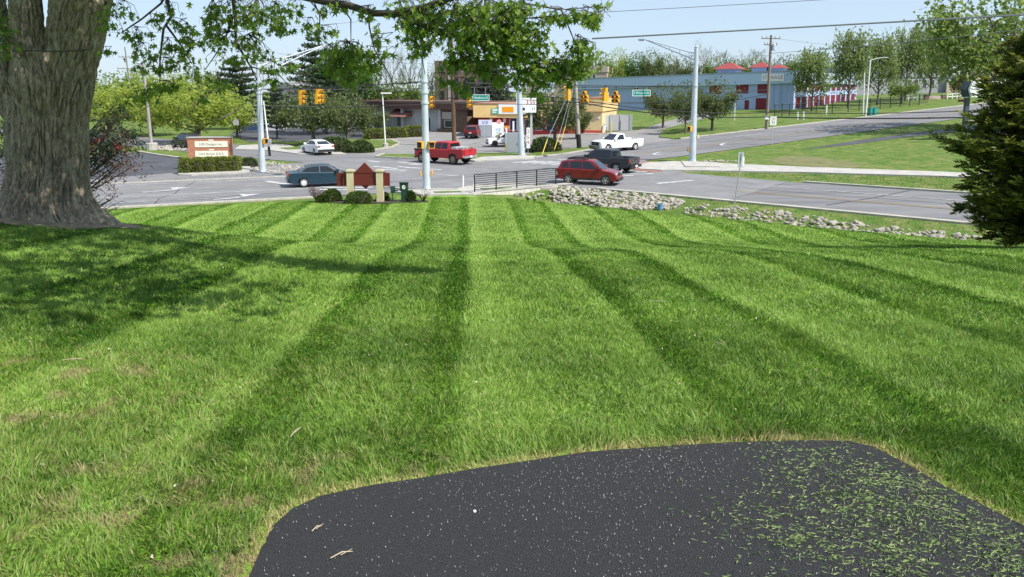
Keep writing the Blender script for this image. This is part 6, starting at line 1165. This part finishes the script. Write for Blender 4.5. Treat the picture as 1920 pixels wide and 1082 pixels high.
# its side wall
C = pts(1606,160); t2, L2 = frame('storage_side_wing', 'receding side wing of the storage building with two rows of dark red doors', B, C); z2 = z1 + zb - hz(*B); bx(t2,'wall',blue,(0.05,L2,.02,20,-2,z2-.3)); bx(t2,'fascia',bluel,(0.42,L2,-.5,-.02,z2-2.1,z2-.05))
n = 11
for i in range(n):
    x = 1.0+i*(L2-1.5)/n; w = (L2-1.5)/n*.68
    for za in (.25, 3.1): 
        d = MB(); zz = max(0, hz(*(B[0]+(C[0]-B[0])*x/L2, B[1]+(C[1]-B[1])*x/L2))-hz(*B)); d.b2(x,x+w,-.06,.01,za+zz*.4,za+1.95+zz*.4); d.build('roller_door', rdoor, t2)
redroof = mat('red_metal_roof',(.27,.045,.042),.6)
for px, w, py0, py1, l in ((1387,50,118,133,'widest red hipped cupola on the storage roof, left of the three'),(1449,38,117,130,'red hipped cupola on the storage roof above the sign'),(1484,34,121,131,'red hipped cupola on the storage roof at the corner')):
    x = XS(px); Yc = A[1]+(B[1]-A[1])*x/L; q = thing('roof_cupola', l, 'cupola', (A[0]+(B[0]-A[0])*x/L, Yc+7, zb+zt(x)+.18), t.rotation_euler[2], 'red roof cupolas'); s = (Yc+7)/FPX; W2 = w*s/2; h0 = ztop(py1-3,Yc+7)-(zb+zt(x)+.18); h1 = ztop(py0,Yc+7)-(zb+zt(x)+.18); bx(q,'base',blue,(-W2*.7,W2*.7,-W2*.7,W2*.7,-.2,max(.3,h0))); a = MB(); e = max(.3,h0); a.add([(-W2,-W2,e),(W2,-W2,e),(W2,W2,e),(-W2,W2,e),(-W2*.2,0,h1),(W2*.2,0,h1)], [(0,1,5,4),(1,2,5),(2,3,4,5),(3,0,4),(3,2,1,0)]); a.build('hip_roof', redroof, q)
# yard fence
fb = thing('yard_fence', 'black metal bar fence round the storage yard beside the far road', 'fence', (0,0,0)); FP = [tuple(GX(px, Y)) for px, Y in ((1452,118),(1480,118),(1530,120),(1590,122),(1650,126),(1740,134))]
for i in range(len(FP)-1):
    a, b = Vector(FP[i]), Vector(FP[i+1]); n = max(2, int((b-a).length/2.6))
    for j in range(n): p = a+(b-a)*j/n; m = MB(); m.b2(p.x-.05,p.x+.05,p.y-.05,p.y+.05,p.z,p.z+2.0); m.build('post', blk, fb)
    for h in (.35,1.85): m = MB(); m.tube([a+Vector((0,0,h)), b+Vector((0,0,h))], .04, 4); m.build('rail', blk, fb)
    m = MB(); npk = int((b-a).length/.28)
    for j in range(npk): p = a+(b-a)*j/npk; m.b2(p.x-.012,p.x+.012,p.y-.012,p.y+.012,p.z+.3,p.z+1.9)
    o = m.build('picket', blk, fb); o['kind'] = 'stuff'
for px, Y, h, l in ((1495,110,1.1,'left of two short white marker posts along the far road kerb'),(1506,110,1.1,'right of two short white marker posts along the far road kerb'),(1377,112,2.6,'slim white post in the grass before the storage building'),(1549,118,1.4,'short white post by the black yard fence')):
    p = GX(px, Y); m = MB(); m.tube([(0,0,-.1),(0,0,h)], .13 if h < 2 else .07, 7); m.lathe([(.14 if h<2 else .08,h-.05),(.03,h+.08)], 'z', 7); o = m.build('marker_post', white); o.location = p; tag(o, l, 'marker post')
greenbin = mat('teal_bin',(.03,.30,.26),.5)
for px, l in ((1632,'left of two teal wheeled bins by the far road lamp'),(1639,'right of two teal wheeled bins by the far road lamp')): p = GX(px, 113); q = thing('wheeled_bin', l, 'bin', p, .3, 'teal wheeled bins'); a = MB(); a.add([(-.26,-.28,.06),(.26,-.28,.06),(.26,.28,.06),(-.26,.28,.06),(-.32,-.36,1.05),(.32,-.36,1.05),(.32,.36,1.05),(-.32,.36,1.05)], [(0,1,5,4),(1,2,6,5),(2,3,7,6),(3,0,4,7),(0,3,2,1),(4,5,6,7)]); a.build('body', greenbin, q); bx(q,'lid',greenbin,(-.35,.35,-.4,.4,1.05,1.13)); [bx(q,'wheel',trim,(sx-.04,sx+.04,.22,.42,0,.2)) for sx in (-.28,.28)]
# school
A, B = pts(1640,178), pts(1765,178); t, L = frame('school_building', 'grey modern school with flat roofs and tan brick ends on the right', A, B); zb = hz(*A); gw = mat('grey_panel',(.33,.33,.36),.8,var=.04); lgw = mat('light_panel',(.50,.51,.53),.8); tanb = mat('tan_school_brick',(.46,.38,.28),.9,var=.1); crm = mat('cream_panel2',(.62,.58,.48),.8)
Z = lambda py: ztop(py,178)-zb; k = 178/FPX; q0 = A[0]
def xk(px): return (px-1640)*k
bx(t,'wall',gw,(xk(1600),xk(1780),0,18,-2,Z(124))); bx(t,'light_bay',lgw,(xk(1771),xk(1806),-1.2,18,-2,Z(123))); bx(t,'tan_bay',tanb,(xk(1799),xk(1870),-2.0,18,-2,Z(120))); bx(t,'upper_block',crm,(xk(1690),xk(1717),4,14,Z(124),Z(112))); bx(t,'roof_edge',wht,(xk(1600),xk(1799),-1.3,-1.21,Z(124),Z(122.6))); bx(t,'lower_tan',tanb,(xk(1766),xk(1800),-1.5,-1.25,-2,Z(155)))
win(t, xk(1774), xk(1779), Z(153), Z(140), -1.2, wht, mat('blue_glass',(.10,.14,.22),.1)); 
for px in (1700,1712,1728,1742): win(t, xk(px), xk(px)+.9, Z(165), Z(150), 0, wht, glassb)
p = GX(1757,150); q = thing('school_sign', 'low brick school sign with pale red panel and pillars', 'sign', p); s = 150/FPX; h = ztop(180,150)-p.z; bx(q,'wall',mat('school_sign_panel',(.52,.30,.27),.7,c2=(.60,.45,.40),var=.2,scale=1.5),(-16*s,8*s,-.2,.2,-.3,h)); a = MB(); text_mb(a,'SCHOOL',.42,-4*s,h*.62,-.21,maxw=2.0); a.build('lettering', signwhite, q); [bx(q,'pillar',mat('pillar_brick',(.22,.13,.11),.9),(x*s,(x+6)*s,-.35,.35,-.4,h*1.25)) for x in (-24,8)]; [bx(q,'pillar_cap',conc,((x-.6)*s,(x+6.6)*s,-.42,.42,h*1.25,h*1.25+.12)) for x in (-24,8)]
wf = thing('white_fence', 'white two rail fence beside the low brick school sign', 'fence', (0,0,0))
for a_, b_ in ((1695,1728),(1776,1812)):
    a, b = GX(a_,148), GX(b_,150)
    for h in (.45,.95): m = MB(); m.tube([a+Vector((0,0,h)), b+Vector((0,0,h))], .07, 4); m.build('rail', white, wf)
    for j in range(5): p = a+(b-a)*j/4; m = MB(); m.b2(p.x-.08,p.x+.08,p.y-.08,p.y+.08,p.z,p.z+1.15); m.build('post', white, wf)
# left buildings
A, B = pts(505,140), pts(572,138); t, L = frame('white_building', 'white two storey building with columns behind the left pines', A, B); zb = hz(*A); z1 = ztop(176,138)-zb; bx(t,'wall',mat('white_siding',(.62,.62,.60),.8,var=.06),(0,L,.8,10,-1,z1)); bx(t,'porch_roof',wht,(-.4,L+.4,-.6,.8,z1*.52,z1*.58)); a = MB(); a.prism([(-.5,z1),(L+.5,z1),(L/2,z1+2.2)], .3, 10.4); a.build('roof', mat('grey_shingle',(.22,.22,.23),.9), t)
for i in range(6): m = MB(); m.lathe([(.16,0),(.13,z1*.52)], 'z', 8, (.4+i*(L-.8)/5,-.3,0)); m.build('column', wht, t)
for i in range(5):
    for za in (.6, z1*.66): win(t, .6+i*(L-1)/5, 1.3+i*(L-1)/5, za, za+1.4, .8, wht, glassb)
A, B = pts(588,132), pts(672,130); t, L = frame('pale_building', 'low pale grey building glimpsed under the pine boughs left of the shop', A, B); bx(t,'wall',mat('pale_wall',(.50,.50,.49),.9,var=.06),(0,L,0,9,-.5,3.4)); bx(t,'roof_edge',wht,(-.4,L+.4,-.4,9.4,3.4,3.75)); [win(t, .8+i*1.5, 1.7+i*1.5, .9, 2.3, 0, wht, glassb) for i in range(5)]
A, B = pts(425,150), pts(470,150); t, L = frame('grey_shed', 'small pale shed beyond the dark blue parked car', A, B); bx(t,'wall',mat('pale_wall',(.50,.50,.49),.9),(0,L,0,6,-.5,2.9)); a = MB(); a.prism([(-.3,2.9),(L+.3,2.9),(L/2,4.3)], -.2, 6.2); a.build('roof', mat('grey_shingle',(.22,.22,.23),.9), t); win(t, L*.3, L*.5, .9, 2.1, 0, wht, glassb)
p = GX(446,101); q = thing('grey_notice', 'grey board on a dark post below the bright green tree', 'sign', p); bx(q,'post',trim,(.28,.36,-.04,.04,-.1,4.2)); bx(q,'board',mat('notice_grey',(.42,.44,.45),.6),(-.5,.26,-.03,.03,1.9,2.9))
# white hexagonal sign behind the conifer
Yw = 75.0; p = at(1849,167,Yw); p.z = hz(p.x, Yw); q = thing('roadside_sign', 'large white six sided sign on a dark post half hidden by the right conifer', 'sign', p); s = Yw/FPX; zl = ztop(182,Yw)-p.z; zh = ztop(152.5,Yw)-p.z; zm = (zl+zh)/2; hexp = [(-34*s,zm),(-29*s,zl),(24*s,zl),(29*s,zm),(24*s,zh),(-28*s,zh)]; mb = MB(); mb.prism(hexp, -.30, .0); o = mb.build('face_panel', signwhite, q); mb = MB(); mb.prism([(x-7*s*.9, z) for x, z in hexp], .01, .75); mb.build('dark_case', mat('dark_case',(.02,.035,.045),.5), q); bx(q,'post',mat('post_dark_blue',(.05,.07,.09),.6),(-34*s,-27*s,.1,.5,-.5,zl-.05)); bx(q,'side_bracket',mat('maroon_bracket',(.10,.02,.03),.6),(-46*s,-34*s,.1,.4,zl-9*s,zl-4.5*s))
o['label'] = 'blank white face'
# small things lying in the lawn and on the drive
twm = mat('dry_twig',(.42,.34,.24),.9)
for i, (px, py, l_, an, lab) in enumerate(((620,1056,.09,.5,'forked pale dry twig near the bottom of the drive'),(585,1005,.05,.9,'thin pale twig on the drive near its left edge'),(890,965,.03,0,'tiny white pebble in the middle of the drive'),(1215,573,.22,-.1,'short dry stick lying in the mown lawn right of centre'),(1340,652,.10,-1.0,'dry curled stick in the lawn above the drive'),(115,688,.16,.15,'pale stick lying in the lawn at the left'),(545,835,.12,1.4,'grey stick standing up among grass left of the drive'))):
    g = G(px, py, 1.2); m = MB(); z0 = .022 if py > 850 else .05
    if l_ < .05: m.lathe([(.003,0),(.008,.003),(.007,.008),(.002,.010)], 'z', 7); nm = 'pebble'; z0 = .012
    else: d = Vector((math.cos(an), math.sin(an), 0))*l_; m.tube([(0,0,0), tuple(d*.5+Vector((0,.010,.006))), tuple(d)], [.0022,.0026,.0016], 5); m.tube([tuple(d*.45), tuple(d*.8+Vector((.012,.02,.004)))], [.0018,.001], 4); nm = 'twig'
    o = m.build(nm, white if nm == 'pebble' else twm); o.location = g + Vector((0,0,z0)); tag(o, lab, 'pebble' if nm == 'pebble' else 'twig')
rl = np.random.default_rng(77); n = 420; y = rl.uniform(2.6,12,n); x = rl.uniform(-1,1,n)*.7*y - .6; kk = ~inpoly(x,y,pad); x, y = x[kk], y[kk]
V, F, T = cards(rl, np.stack([x,y,H(x,y)+.035],1), rl.normal(0,1,(len(x),3))*np.array([1,1,.2]), rl.uniform(.01,.028,len(x)), .6, CLUMP); tag(link('leaf_litter', npmesh('leaf_litter', V, [F], leafmat('litter', (.28,.22,.16), (.55,.48,.38), .1), tint=T)), None, None, None, 'stuff')
